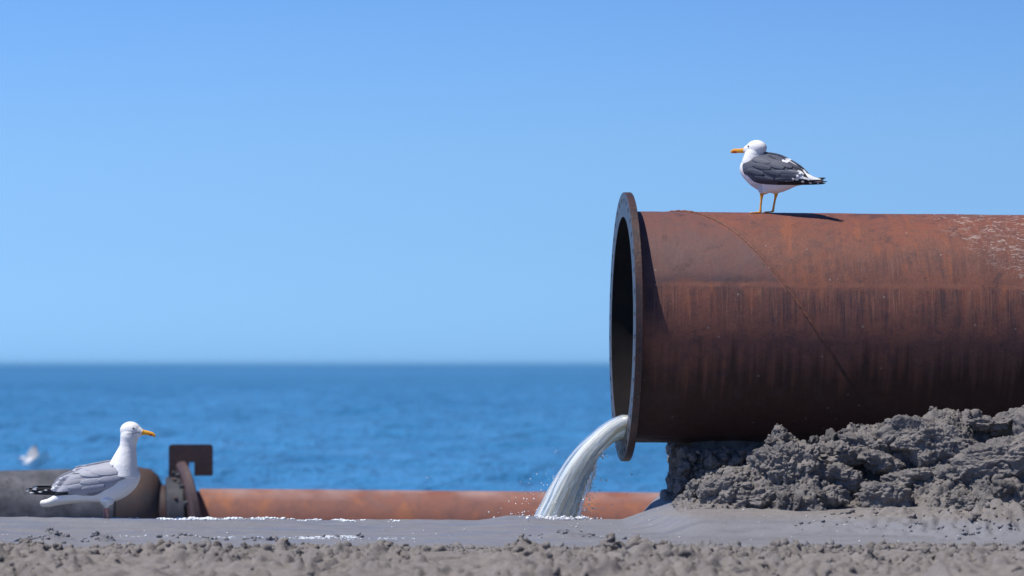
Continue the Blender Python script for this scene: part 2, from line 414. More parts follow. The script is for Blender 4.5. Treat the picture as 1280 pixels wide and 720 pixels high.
# lining and the far end are one more wall
lin = tube_shell('pipe_lining', RIF-0.0008, -FT*0.5+0.002, L0, 60, 160, M_inner, pipe)
# end ring
def ring_disc(name, ri, ro, x, n, mat, parent):
    t = np.linspace(0, 2*PI, n, endpoint=False)
    v = np.concatenate([np.stack([np.full(n, x), r*np.sin(t), r*np.cos(t)], -1) for r in (ri, ro)])
    return mesh_np(name, v, np.array([[i, (i+1) % n, n+(i+1) % n, n+i] for i in range(n)]), mat, parent, smooth=False)
ring_disc('pipe_end_ring', RI, R0, L0, 96, M_flange, pipe)

def flange_mesh(name, ri, ro, x0, x1, nb, rb, rh, mat, parent):
    """flat ring with nb real bolt holes"""
    V = []; F = []; K = 16
    def add(v): V.append(v); return len(V)-1
    sect = 2*PI/nb
    for s in range(nb):
        tc_ = (s+0.5)*sect
        def pt(r, t, x): return (x, r*math.sin(t), r*math.cos(t))
        # outer boundary of sector patch: 16 points, 4 per side
        bnd = []
        for i in range(4): bnd.append((ri, tc_-sect/2+sect*i/4))
        for i in range(4): bnd.append((ri+(ro-ri)*i/4, tc_+sect/2))
        for i in range(4): bnd.append((ro, tc_+sect/2-sect*i/4))
        for i in range(4): bnd.append((ro-(ro-ri)*i/4, tc_-sect/2))
        hole = []
        for (r, t) in bnd:
            a = math.atan2(r-rb, (t-tc_)*rb); hole.append((rb+rh*math.sin(a), tc_+rh*math.cos(a)/rb))
        idx = {}
        for x in (x0, x1):
            idx[x] = ([add(pt(r, t, x)) for r, t in bnd], [add(pt(r, t, x)) for r, t in hole])
        for i in range(K):
            j = (i+1) % K
            b0, h0 = idx[x0]; b1, h1 = idx[x1]
            F.append((b0[i], b0[j], h0[j], h0[i])); F.append((b1[j], b1[i], h1[i], h1[j]))
            F.append((h0[i], h0[j], h1[j], h1[i]))
            if i < 4: F.append((b0[j], b0[i], b1[i], b1[j]))
            if 8 <= i < 12: F.append((b0[j], b0[i], b1[i], b1[j]))
    o = mesh_np(name, V, F, mat, parent, smooth=False)
    import bmesh
    bm = bmesh.new(); bm.from_mesh(o.data); bmesh.ops.remove_doubles(bm, verts=bm.verts, dist=1e-5)
    bmesh.ops.recalc_face_normals(bm, faces=bm.faces)
    ed = [e_ for e_ in bm.edges if len(e_.link_faces) == 2 and e_.calc_face_angle(0) > 0.9 and all(abs(math.hypot(v_.co.y, v_.co.z)-ro) < 1e-4 for v_ in e_.verts)]
    bmesh.ops.bevel(bm, geom=ed, offset=0.003, segments=1, affect='EDGES', profile=0.5)
    bm.to_mesh(o.data); bm.free()
    return o
fl = flange_mesh('flange', RIF, RF, -FT*0.5, FT*0.5+0.001, 36, 0.733, 0.0185, M_flange, pipe)
M_face = rust_plain('worn_flange_face', (0.065, 0.068, 0.085), (0.038, 0.036, 0.045), (0.06, 0.034, 0.03), 10, 0.45, 0.6)
fl.data.materials.append(M_face)
for p_ in fl.data.polygons:
    if p_.normal.x < -0.9: p_.material_index = 1
def tube_path(pts, rad, n=10, close=False):
    pts = [Vector(p) for p in pts]; V = []; 
    m = len(pts); rad = rad if hasattr(rad, '__len__') else [rad]*m
    up = Vector((0, 1, 0.13)).normalized()
    for i, p in enumerate(pts):
        t = (pts[min(i+1, m-1)]-pts[max(i-1, 0)]).normalized()
        a = t.cross(up)
        if a.length < 0.05: a = t.cross(Vector((1, 0, 0)))
        a.normalize(); b = t.cross(a)
        r = rad[i]; rx, ry = r if hasattr(r, '__len__') else (r, r)
        for k in range(n):
            q = 2*PI*k/n; V.append(p+a*math.cos(q)*rx+b*math.sin(q)*ry)
    F = [list(f) for f in grid_faces(m, n, True)]
    F.append(list(range(n))[::-1]); F.append([(m-1)*n+k for k in range(n)])
    return [tuple(v) for v in V], F
# spiral weld
pts = []
for th in np.linspace(-PI*0.9, PI*1.1, 260):
    x = 0.302+0.450*th
    if x < 0.06: continue
    pts.append((x, -(R0+0.001)*math.sin(th), (R0+0.001)*math.cos(th)))
v, f = tube_path(pts, [(0.009+0.002*math.sin(i*2.1), 0.004) for i in range(len(pts))], 8)
def up_radial(v): return v
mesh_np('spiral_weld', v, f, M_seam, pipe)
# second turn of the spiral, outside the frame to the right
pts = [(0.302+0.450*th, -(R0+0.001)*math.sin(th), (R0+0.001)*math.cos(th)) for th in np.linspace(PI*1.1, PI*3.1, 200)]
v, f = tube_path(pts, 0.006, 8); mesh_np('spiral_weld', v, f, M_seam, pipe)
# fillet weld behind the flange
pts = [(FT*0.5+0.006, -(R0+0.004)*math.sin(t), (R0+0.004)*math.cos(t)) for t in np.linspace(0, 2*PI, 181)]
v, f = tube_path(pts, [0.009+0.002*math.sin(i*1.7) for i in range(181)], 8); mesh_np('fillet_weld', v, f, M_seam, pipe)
bpy.context.view_layer.update()
PM = Matrix.Translation(pipe.location) @ pipe.rotation_euler.to_matrix().to_4x4()

# ------------------------------------------------------------------ water jet
def water_material():
    N = NT('pouring_water'); uv = N.n('UVMap').outputs[0]
    s1 = N.noise(N.mapping(uv, (22, 1.1, 1)), 1.0, 5, 0.65, 0.5); s2 = N.noise(N.mapping(uv, (64, 5, 1)), 1.0, 4, 0.6, 0.8)
    s3 = N.noise(N.mapping(uv, (14, 0.8, 1), (3, 1, 0)), 1.0, 3, 0.5, 0.3)
    col = N.mix(N.maprange(s3, 0.42, 0.6), (0.78, 0.87, 0.91), (0.66, 0.64, 0.53))
    col = N.mix(N.maprange(s2, 0.55, 0.68), col, (0.92, 0.95, 0.97))
    col = N.mix(N.maprange(s1, 0.50, 0.38), col, (0.36, 0.50, 0.66))
    tr = N.maprange(s1, 0.38, 0.62, 0.6, 0.05)
    N.P(Base_Color=col, Roughness=N.maprange(s2, 0.3, 0.7, 0.06, 0.35), Transmission_Weight=tr, Normal=N.bump(s2, 0.7, 0.006, N.bump(s1, 0.8, 0.015)))
    N.b.inputs['IOR'].default_value = 1.33; N.b.inputs['Subsurface Weight'].default_value = 0.8; N.b.inputs['Subsurface Radius'].default_value = (1, 1, 1); N.b.inputs['Subsurface Scale'].default_value = 0.12
    return N.m
M_water = water_material()
def drops_material():
    N = NT('water_droplets'); N.P(Base_Color=(0.93, 0.95, 0.97), Roughness=0.15); N.b.inputs['IOR'].default_value = 1.33
    return N.m
M_drop = drops_material()
M_pool = NT('still_water').P(Base_Color=(0.10, 0.11, 0.11), Roughness=0.08)
Yc = 25.0
def interp_path(tab, n):
    tab = np.array(tab, float); d = np.concatenate([[0], np.cumsum(np.hypot(np.diff(tab[:, 0]), np.diff(tab[:, 1])))]); d /= d[-1]
    # smooth resample through a cubic-like Catmull curve
    out = []
    for s in np.linspace(0, 1, n):
        i = min(np.searchsorted(d, s, side='right')-1, len(tab)-2); t = (s-d[i])/(d[i+1]-d[i])
        p0 = tab[max(i-1, 0)]; p1 = tab[i]; p2 = tab[i+1]; p3 = tab[min(i+2, len(tab)-1)]
        out.append(0.5*((2*p1)+(-p0+p2)*t+(2*p0-5*p1+4*p2-p3)*t*t+(-p0+3*p1-3*p2+p3)*t**3))
    return np.array(out)
NS = 150; NR = 128
outer = interp_path([(798, 520), (788, 519.5), (775, 520), (752, 532), (722, 558), (697, 592), (678, 627), (665, 652), (656, 674)], NS)
inner = interp_path([(798, 545), (794, 545.5), (786, 548), (768, 553), (749, 570), (738, 592), (728, 618), (718, 650), (712, 674)], NS)
so = np.linspace(0, 1, NS)
half = np.interp(so, [0, 0.12, 0.35, 0.6, 1.0], [0.345, 0.335, 0.27, 0.2, 0.2])
V = np.zeros((NS, NR, 3)); UV = np.zeros((NS, NR, 2))
ph = np.linspace(0, 2*PI, NR, endpoint=False)
k_lip = smooth01(1-so/0.35)
for i in range(NS):
    O = np.array([wx(outer[i, 0], Yc), 0, wz(outer[i, 1], Yc)]); I = np.array([wx(inner[i, 0], Yc), 0, wz(inner[i, 1], Yc)])
    C_ = (O+I)/2; H = (O-I)/2
    cs = np.cos(ph); sn = np.sin(ph)
    # chord of the pipe at the lip (flat on top, curved below), rounder further down
    k = min(1, i/NS*1.6)
    flat = np.where(cs > 0, np.abs(cs)**(0.35+0.5*k), np.abs(cs)**0.9)*np.sign(cs)
    rad = 1+(0.005+0.115*so[i])*(1.2*perlin(np.cos(ph)*3.5+so[i]*1.1, np.sin(ph)*3.5+5, so[i]*1.6)+0.8*perlin(np.cos(ph)*9, np.sin(ph)*9+5, so[i]*2.5)+0.30*perlin(np.cos(ph)*16, np.sin(ph)*16, so[i]*11))
    wy = half[i]*np.sign(sn)*np.abs(sn)**0.9
    seg = (np.sqrt(np.maximum(0.632**2-wy**2, 0.3))-0.515)/(0.632-0.515)          # the pipe's own curve under the water
    lipf = np.where(cs > 0, 1.0, 1-2*np.clip(seg, 0.02, 1))
    flat = flat*(1-k_lip[i])+lipf*k_lip[i]
    inn = np.clip(-cs, 0, 1)*so[i]
    rag = inn*0.02*perlin(ph*3, so[i]*22)+inn*0.012*perlin(ph*9, so[i]*60)
    for a in range(3):
        V[i, :, a] = C_[a]+H[a]*flat*rad
    V[i, :, 0] += rag
    V[i, :, 1] = Yc+wy*rad
    UV[i, :, 0] = ph/(2*PI); UV[i, :, 1] = so[i]
vv = V.reshape(-1, 3)
vv = np.concatenate([vv, V[0].mean(0)[None], V[-1].mean(0)[None]])
fc = [list(map(int, f_)) for f_ in grid_faces(NS, NR, True)]
fc += [[NS*NR, k, (k+1) % NR] for k in range(NR)]+[[NS*NR+1, (NS-1)*NR+(k+1) % NR, (NS-1)*NR+k] for k in range(NR)]
jet = mesh_np('pouring_water', vv, fc, M_water)
import bmesh
bm = bmesh.new(); bm.from_mesh(jet.data)
uvl = bm.loops.layers.uv.new('UVMap'); uflat = UV.reshape(-1, 2)
for f_ in bm.faces:
    for lp in f_.loops:
        i = lp.vert.index
        lp[uvl].uv = tuple(uflat[i]) if i < NS*NR else (0, 0)
    us = [lp[uvl].uv[0] for lp in f_.loops]
    if max(us)-min(us) > 0.5:
        for lp in f_.loops:
            if lp[uvl].uv[0] < 0.5: lp[uvl].uv = (lp[uvl].uv[0]+1, lp[uvl].uv[1])
bmesh.ops.recalc_face_normals(bm, faces=bm.faces)
bm.to_mesh(jet.data); bm.free()
tag(jet, 'white sheet of water curving down from the mouth of the big pipe', 'water jet')
# churned white water where it lands
rs = np.random.default_rng(22); cp_ = []; cs_ = []
for k in range(420):
    x = rs.normal(692, 24); y_ = Yc-0.25+rs.normal(0, 0.22); yy_ = 649.5-abs(rs.normal(0, 2.2)); cp_.append((wx(x, y_), y_, wz(yy_, y_))); cs_.append(rs.lognormal(math.log(0.005), 0.4))
CHURN = (cp_, cs_)
# loose strands torn off the underside
rs = np.random.default_rng(21)
for k in range(9):
    i0 = int(rs.uniform(0.30, 0.75)*NS); ln_ = int(rs.uniform(0.12, 0.30)*NS); i1 = min(NS-1, i0+ln_); off = rs.uniform(2, 8); yy0 = Yc+rs.uniform(-0.15, 0.1)
    pp = []; rr_ = []
    for q, i in enumerate(range(i0, i1)):
        u_ = q/(i1-i0); xx = inner[i, 0]+off*u_**0.7+1.2*perlin(i*0.21, k*3.3)
        pp.append((wx(xx, yy0), yy0+0.01*perlin(i*0.1, k*2.2, 4.0), wz(inner[i, 1], yy0))); rr_.append(0.0016+0.0045*math.sin(PI*u_)**0.7*(0.6+0.5*abs(perlin(i*0.35, k*5.0, 1.0))))
    v, f = tube_path(pp, rr_, 8); so_ = mesh_np('water_strand', v, f, M_drop, jet)
# water lying in the pipe behind the lip
n = 24; hw = 0.33
vs_ = []
for xx in (0.10, 5.9):
    for k in range(n+1):
        yy = -hw+2*hw*k/n; vs_.append((xx, yy, -0.535+0.004*perlin(xx*3, yy*9)))
pool = mesh_np('water_in_pipe', vs_, [[k, k+1, n+1+k+1, n+1+k] for k in range(n)], M_drop)
pool.matrix_world = PM
tag(pool, 'shallow water lying along the bottom inside the big pipe', kind='structure')
pool.data.materials.clear(); pool.data.materials.append(M_pool)

# ------------------------------------------------------------------ merged little things
def ico(sub):
    b = bmesh.new(); bmesh.ops.create_icosphere(b, subdivisions=sub, radius=1.0)
    v = np.array([x.co for x in b.verts]); f = np.array([[x.index for x in q.verts] for q in b.faces]); b.free(); return v, f
def clod_variant(seed, sub=2, amp=0.35):
    v, f = ico(sub)
    r = 1+amp*fbm(v[:, 0]*1.1+seed*3.1, v[:, 1]*1.1, v[:, 2]*1.1, 2)+amp*0.4*perlin(v[:, 0]*4+seed, v[:, 1]*4, v[:, 2]*4)+amp*0.28*perlin(v[:, 0]*9+seed, v[:, 1]*9, v[:, 2]*9)+(amp*0.16*perlin(v[:, 0]*19+seed, v[:, 1]*19, v[:, 2]*19) if sub > 3 else 0)
    return v*r[:, None], f
def rotm():
    q = rng.normal(size=4); q /= np.linalg.norm(q); a, b, c, d = q
    return np.array([[1-2*(c*c+d*d), 2*(b*c-a*d), 2*(b*d+a*c)], [2*(b*c+a*d), 1-2*(b*b+d*d), 2*(c*d-a*b)], [2*(b*d-a*c), 2*(c*d+a*b), 1-2*(b*b+c*c)]])
def scatter(name, pts, sizes, variants, mat, flat=None, parent=None, smooth=True):
    VV = []; FF = []; o_ = 0
    for p, s_ in zip(pts, sizes):
        v, f = variants[rng.integers(len(variants))]
        sc = s_*rng.uniform(0.7, 1.15, 3)
        w_ = (v*sc) @ rotm().T
        if flat: w_[:, 2] *= flat
        VV.append(w_+np.asarray(p)); FF.append(f+o_); o_ += len(v)
    return mesh_np(name, np.concatenate(VV), np.concatenate(FF), mat, parent, smooth)
CL1 = [clod_variant(i, 2, 0.75) for i in range(8)]; CL2 = [clod_variant(i+20, 2) for i in range(8)]
DR = [ico(1)]

# droplets
dp = list(CHURN[0]); ds = list(CHURN[1])
for k in range(420):
    s_ = rng.beta(2.5, 1.2); i = int(s_*(NS-1)); side = rng.random()
    x = inner[i, 0]+abs(rng.normal(0, 3+11*s_**2)); yp = inner[i, 1]+rng.normal(0, 7)
    if rng.random() < 0.12: x = outer[i, 0]-abs(rng.normal(0, 14)); 
    if yp < 560 and rng.random() < 0.7: continue
    Yd = Yc+rng.normal(0, 0.12); dp.append((wx(x, Yd), Yd, wz(min(yp, 662), Yd))); ds.append(rng.choice([0.0022, 0.0035, 0.005, 0.0075], p=[0.45, 0.33, 0.16, 0.06]))
for k in range(170):                                            # splash thrown up where it lands
    x = rng.normal(694, 34); yp = 653-abs(rng.normal(0, 11 if k % 3 else 26)); Yd = Yc+rng.normal(0, 0.15)
    dp.append((wx(x, Yd), Yd, wz(yp, Yd))); ds.append(rng.choice([0.002, 0.003, 0.0045]))
for (x, yp, s_) in [(744, 594, .006), (741, 588, .004), (789.5, 593, .006), (737, 619, .005), (740, 622, .004), (783, 617, .004), (534, 597, .004), (651, 602, .003), (661, 604, .003), (748, 567, .008), (752, 570, .006), (745, 564, .006)]:
    dp.append((wx(x, Yc), Yc, wz(yp, Yc))); ds.append(s_)
for k in range(12): dp.append((wx(787+k*0.17, Yc), Yc, wz(577+k*1.1, Yc))); ds.append(0.0016)
drops = scatter('water_droplets', dp, ds, DR, M_drop)
tag(drops, 'fine drops and splashes flying off the falling water', kind='stuff')

# ------------------------------------------------------------------ sand mound
RPX = [835, 846, 870, 894, 922, 945, 962, 975, 990, 1003, 1030, 1045, 1065, 1085, 1110, 1140, 1170, 1195, 1222, 1240, 1258, 1280, 1320, 1420, 1500]
RPY = [645, 636, 618, 606, 590, 575, 556, 541, 541, 556, 552, 548, 536, 533, 531, 518, 509, 510, 517, 520, 517, 505, 496, 488, 482]
def mound_height(X, Y):
    Yr = 23.85; px = X/Yr*FPX+640
    top = CAMZ-(np.interp(px, RPX, RPY)-455)*Yr/FPX
    # foot line bends
    Yf = 23.27+0.05*np.sin(X*5)+0.06*perlin(X*2.2, 4.0)
    t = (Y-Yf)/(Yr-Yf)
    prof = np.clip(t, 0, 1)**0.85
    prof = np.where(t > 1, 1.0, prof)
    h = 0.10+(top-0.10)*prof
    h = np.where(t < 0, 0.10+0.5*t, h)
    # individual heaps: (px, py of top, Y, half width px, half depth m)
    def peak(px0, py0, Y0, wpx, wy, p=1.3):
        x0 = wx(px0, Y0); z0 = wz(py0, Y0)
        d = np.sqrt(((X-x0)/(wpx*Y0/FPX))**2+((Y-Y0)/wy)**2)
        return z0*np.clip(1-d**p, -0.5, 1)
    h = h*(1-0.30*smooth01(1-np.abs(t-0.45)/0.55)*smooth01((X-1.55)/0.2))       # hollow behind the front heaps
    h = np.maximum(h, peak(974, 540, 23.55, 68, 0.42))
    h = np.maximum(h, peak(912, 588, 23.5, 52, 0.30, 1.6))
    h = np.maximum(h, peak(1000, 598, 23.28, 60, 0.22, 2.0))
    h = np.maximum(h, peak(1105, 601, 23.35, 34, 0.2, 2.2))
    h = np.maximum(h, peak(1270, 552, 23.45, 110, 0.35, 1.8))
    h = np.maximum(h, peak(1265, 610, 23.15, 90, 0.2, 1.8))
    h = np.maximum(h, peak(1170, 590, 23.4, 70, 0.25, 1.6))
    # the bank goes on under the pipe, with a steep broken left face
    ledge = 0.955+0.03*perlin(Y*5, 2.2)+0.018*perlin(Y*16, 8.2)
    under = 0.10+0.34*smooth01((X-ledge)/0.07)+0.20*smooth01((X-1.5)/0.9)+0.03*fbm(X*9, Y*9, 5, 3)
    under = under*smooth01((26.4-Y)/0.7)
    u = smooth01((Y-24.72)/0.22)
    back = h*(1-0.9*smooth01((Y-24.0)/0.6))
    h = np.where(Y > 23.95, np.maximum(under*u, back), h)
    h = h-0.35*smooth01((0.925-X)/0.09)
    return h
mx_ = np.arange(0.78, 3.75, 0.0062); my_ = np.concatenate([np.arange(22.9, 24.4, 0.0062), np.arange(24.4, 26.6, 0.018)])
X, Y = np.meshgrid(mx_, my_, indexing='ij')
wX = X+0.05*perlin(X*4, Y*4, 2.5); wY = Y+0.05*perlin(X*4, Y*4, 8.5)
Z = mound_height(wX, wY)
Z = Z-0.035*smooth01((Z-0.2)/0.15)*(Y < 24.6)
Z = Z+0.055*fbm(X*3.1, Y*3.1, 1.0, 2)*smooth01((Z-0.05)/0.2)
# slabs: broken, faceted tilts
f1, f2, r = worley2(wX/0.21, wY/0.16, 5)
f1b, f2b, rb = worley2((wX+0.04*perlin(X*12, Y*12))/0.085, wY/0.075, 6)
msk = smooth01((Z-0.02)/0.15)
Z = Z+msk*(0.075*(r-0.5)+0.035*(0.5-f1))*smooth01((f2-f1)*5+0.2)
Z = Z+msk*(0.035*(rb-0.4)+0.018*(0.5-f1b))*smooth01((f2b-f1b)*4+0.2)
def normals_grid(P):
    du = np.gradient(P, axis=0); dv = np.gradient(P, axis=1); n_ = np.cross(du, dv); return n_/np.linalg.norm(n_, axis=-1, keepdims=True)
P = np.stack([X, Y, Z], -1); Nn = normals_grid(P)
rough_m = smooth01(0.5+1.3*fbm(X*2.0, Y*2.0, 6.0, 2)+0.1)               # crumbly here, smooth slab there
def n3(k, o=0): return (P[..., 0]*k+o, P[..., 1]*k, P[..., 2]*k)
a1, a2, ar = worley3(*n3(17), 1); b1, b2, br = worley3(*n3(38, 3), 2); c1, c2, cr = worley3(*n3(75, 5), 3)
dome = lambda q: np.sqrt(np.clip(1-(q/0.75)**2, 0, 1))
disp = 0.020*(dome(a1)*(0.3+ar)-0.5)+0.013*(dome(b1)*(0.3+br)-0.4)+0.006*dome(c1)
disp = disp*(0.25+0.95*rough_m)*msk+0.010*fbm(*n3(22), octv=3)*msk+0.007*fbm(*n3(55, 2), octv=3, gain=0.65)*msk
P2 = P+Nn*disp[..., None]
mound = empty('sand_mound', (0, 0, 0))
tag(mound, 'heap of broken grey dug sand piled against the underside of the big pipe', 'sand heap')
face = mesh_np('heaped_sand', P2.reshape(-1, 3), grid_faces(len(mx_), len(my_)), M_sand, mound)
if face.data.polygons[len(face.data.polygons)//2].normal.z < 0: face.data.flip_normals()
# big broken chunks, each with its own overhangs
def blob(px_, py_, Y_, rx, ry, rz, tilt=0.0, rough=1.0, sub=5, seed=0, cut=None):
    sub += 1
    v, f = ico(sub); q = v.copy()
    r = 1+0.30*fbm(q[:, 0]*1.2+seed*7.7, q[:, 1]*1.2, q[:, 2]*1.2, 2)
    q = q*r[:, None]
    q[:, 2] = np.where(q[:, 2] > 0.62, 0.62+0.35*(q[:, 2]-0.62), q[:, 2])
    q = q*np.array([rx*Y_/FPX, ry, rz*Y_/FPX])
    ct, st_ = math.cos(math.radians(tilt)), math.sin(math.radians(tilt))
    q = np.stack([q[:, 0]*ct+q[:, 2]*st_, q[:, 1], -q[:, 0]*st_+q[:, 2]*ct], -1)
    c0 = np.array([wx(px_, Y_), Y_, wz(py_+(7 if Y_ < 24.5 else 0), Y_)]); g = q+c0
    nn = v/np.linalg.norm(v, axis=1)[:, None]
    A1 = worley3(g[:, 0]*15, g[:, 1]*15, g[:, 2]*15, 1); B1 = worley3(g[:, 0]*34+3, g[:, 1]*34, g[:, 2]*34, 2); C1 = worley3(g[:, 0]*70+3, g[:, 1]*70, g[:, 2]*70, 3)
    d = rough*(0.026*(dome(A1[0])*(0.3+A1[2])-0.5)+0.016*(dome(B1[0])*(0.3+B1[2])-0.4)+0.007*dome(C1[0]))
    d = d+0.020*fbm(g[:, 0]*9, g[:, 1]*9, g[:, 2]*14, 3)+0.009*fbm(g[:, 0]*34, g[:, 1]*34, g[:, 2]*44, 4, 0.65)-0.020*np.clip(0.10-np.abs(perlin(g[:, 0]*7+seed, g[:, 1]*7, g[:, 2]*9)), 0, 1)*10*0.6-(1-min(rough, 1))*0.008*np.abs(perlin(g[:, 0]*8, g[:, 1]*8, g[:, 2]*60))
    return mesh_np('sand_chunk', q+nn*d[:, None], f, M_sand, mound), c0
BLOBS = [(1163, 546, 23.72, 58, 0.16, 34, 14, 0.45, 6, 1), (984, 580, 23.42, 38, 0.17, 42, 4, 1.1, 6, 2), (908, 607, 23.38, 36, 0.13, 25, -16, 0.5, 6, 3), (868, 612, 23.5, 9, 0.06, 19, 5, 1.1, 5, 41), (1012, 614, 23.28, 44, 0.10, 20, 0, 1.2, 6, 4),
         (1108, 612, 23.27, 36, 0.10, 20, 8, 0.3, 5, 5), (1268, 566, 23.42, 70, 0.18, 34, -10, 0.25, 6, 6), (1085, 551, 23.78, 34, 0.12, 18, 5, 1.0, 5, 7), (1102, 572, 23.6, 32, 0.1, 14, 20, 0.3, 5, 8),
         (1252, 607, 23.28, 30, 0.09, 9, 6, 0.3, 5, 9), (1272, 520, 23.85, 34, 0.12, 20, -20, 0.8, 5, 10), (1238, 522, 23.75, 30, 0.10, 7, 4, 0.4, 5, 11), (1042, 562, 23.65, 30, 0.1, 18, 0, 1.1, 5, 12),
         (1140, 592, 23.45, 34, 0.1, 16, -6, 0.6, 5, 13), (1210, 590, 23.45, 40, 0.12, 18, 4, 1.1, 5, 14), (1050, 590, 23.45, 30, 0.1, 18, 10, 0.8, 5, 16), (940, 617, 23.3, 26, 0.08, 15, 0, 0.9, 5, 17),
         (1215, 625, 23.2, 34, 0.08, 12, 0, 1.1, 5, 18), (1270, 632, 23.18, 34, 0.08, 14, 0, 1.0, 5, 19), (1330, 540, 23.6, 60, 0.2, 60, 0, 0.8, 5, 20),
         (857, 598, 24.95, 11, 0.12, 26, 0, 1.3, 5, 31), (856, 572, 24.95, 10, 0.2, 10, 0, 1.3, 5, 33), (866, 575, 25.3, 20, 0.3, 18, 0, 1.2, 5, 35), (868, 578, 25.0, 20, 0.14, 17, 0, 1.1, 5, 21), (905, 574, 25.0, 30, 0.14, 15, 0, 1.1, 5, 22)]
for B_ in BLOBS:
    o, c0 = blob(*B_); o.location = tuple(c0)
# crumbs on the mound and singled-out lumps
def mound_at(x, y):
    i = np.clip(((x-mx_[0])/0.0062).astype(int), 0, len(mx_)-1); j = np.clip(np.searchsorted(my_, y), 0, len(my_)-1); return P2[i, j]
xs = rng.uniform(0.9, 3.3, 9000); ys_ = rng.uniform(23.1, 24.0, 9000)
den = 0.5+fbm(xs*2.0, ys_*2.0, 6.0, 2)+0.4*np.exp(-((xs-1.47)/0.25)**2)
keep = rng.random(9000) < den*0.75; xs = xs[keep]; ys_ = ys_[keep]; pts = mound_at(xs, ys_)
sz = np.exp(rng.normal(math.log(0.0065), 0.45, len(xs))); pts[:, 2] += sz*0.25
cr_ = scatter('sand_crumbs', pts, np.clip(sz, 0.003, 0.020), CL1, M_sand, parent=mound, smooth=False); cr_['kind'] = 'stuff'
CLU = [clod_variant(80+k, 3, 0.6) for k in range(6)]
up_ = []; us_ = []
for k in range(900):
    q = rng.random()
    if q < 0.65: x_, y_ = rng.uniform(0.95, 1.6), 24.78+rng.normal(0, 0.05)
    else: x_, y_ = 0.965+abs(rng.normal(0, 0.025)), rng.uniform(24.75, 26.0)
    z_ = rng.uniform(0.10, 0.40); up_.append((x_+0.02*perlin(z_*9, y_*5), y_+0.25*(z_-0.2), z_)); us_.append(min(rng.lognormal(math.log(0.018), 0.45), 0.045))
cu = scatter('sand_clods', up_, us_, CLU, M_sand, parent=mound); cu['kind'] = 'stuff'
lump_me = []
for k in range(6):
    v, f = clod_variant(40+k, 4, 0.62); lump_me.append(mesh_np('sand_lump', v, f, M_sand, link=False))
spots = [(1008, 551, 23.8, .028), (1024, 553, 23.75, .034), (1041, 549, 23.85, .045), (1016, 546, 23.85, .022), (1058, 541, 23.9, .03), (980, 545, 23.5, .022), (968, 552, 23.45, .024), (990, 553, 23.45, .026), (955, 563, 23.4, .022), (1000, 566, 23.4, .03), (975, 568, 23.35, .024), (985, 583, 23.3, .03), (1010, 584, 23.3, .028),
         (1122, 592, 23.25, .04), (1085, 590, 23.3, .045), (1250, 610, 23.15, .05), (1210, 622, 23.1, .035), (1045, 600, 23.25, .032), (1060, 612, 23.2, .028), (930, 620, 23.2, .03), (900, 612, 23.2, .03), (1000, 628, 23.12, .03), (985, 622, 23.15, .035), (960, 628, 23.13, .026), (1025, 618, 23.15, .03), (1105, 538, 23.9, .035), (1128, 527, 23.9, .03), (1230, 655, 22.95, .03)]
for (px_, py_, Y_, r_) in spots:
    x_ = wx(px_, Y_)
    # drop it onto the surface where the sight line meets the heap
    ja = np.arange(len(my_)); i_ = int(np.clip((x_-mx_[0])/0.0062, 0, len(mx_)-1))
    prof = P2[i_, :, :]; pyp = 455+(CAMZ-prof[:, 2])*FPX/prof[:, 1]
    hit = np.where(pyp < py_+3)[0]; q = prof[hit[0]] if len(hit) else prof[np.argmin(pyp)]
    o = bpy.data.objects.new('sand_lump', lump_me[rng.integers(6)]); COL.objects.link(o); o.parent = mound
    o.location = (q[0], q[1]-r_*0.1, q[2]+r_*0.15); o.rotation_euler = tuple(rng.uniform(0, 6.28, 3)); o.scale = tuple(r_*rng.uniform(0.75, 1.2, 3))

# crumbs and clods on the beach in front, gathered in drifts
N_ = 15000
xs = rng.uniform(-2.6, 2.9, N_); ys_ = 21.2-abs(rng.normal(0, 1.5, N_)); k = ys_ > 17.6; xs = xs[k]; ys_ = ys_[k]
den = 0.10+1.5*fbm(xs*2.1, ys_*1.7, 8.0, 3)+0.35*smooth01((ys_-20.0)/0.7); k = rng.random(len(xs)) < den; xs = xs[k]; ys_ = ys_[k]
sz = np.clip(np.exp(rng.normal(math.log(0.0085), 0.55, len(xs))), 0.003, 0.030); zz = terrain(xs, ys_)
bc = scatter('beach_crumbs', np.stack([xs, ys_, zz+sz*0.02], -1), sz, CL1, M_ground, smooth=False); tag(bc, 'loose crumbs of sand strewn over the foreground', kind='stuff')
CL3 = [clod_variant(i+60, 3, 0.6) for i in range(8)]
xs = rng.uniform(-2.6, 2.9, 650); ys_ = 21.1-abs(rng.normal(0, 1.4, 650)); k = (ys_ > 17.6) & (rng.random(650) < 0.25+1.2*fbm(xs*2.1, ys_*1.7, 8.0, 3)+0.3*(ys_ > 20.1)); xs = xs[k]; ys_ = ys_[k]
sz = np.clip(np.exp(rng.normal(math.log(0.018), 0.35, len(xs))), 0.010, 0.036); zz = terrain(xs, ys_)
bl = scatter('beach_clods', np.stack([xs, ys_, zz-sz*0.05], -1), sz, CL3, M_ground, flat=0.6); tag(bl, 'rough clods of dug sand lying across the foreground', kind='stuff')
hp = []; hs = []
for (px_, py_, Y0, sx, sy, hh) in HEAPS:
    for q in range(int(34*hh/0.035)):
        x_ = wx(px_, Y0)+rng.normal(0, sx*0.7); y_ = Y0+rng.normal(0, sy*0.6); hp.append((x_, y_)); hs.append(min(rng.lognormal(math.log(0.008), 0.45), 0.02))
hp = np.array(hp); hs = np.array(hs); zz = terrain(hp[:, 0], hp[:, 1])
hc = scatter('heap_crumbs', np.stack([hp[:, 0], hp[:, 1], zz+hs*0.3], -1), hs, CL1, M_ground, smooth=False, flat=0.8); tag(hc, 'small dark crumbs in heaps on the wet sand', kind='stuff')
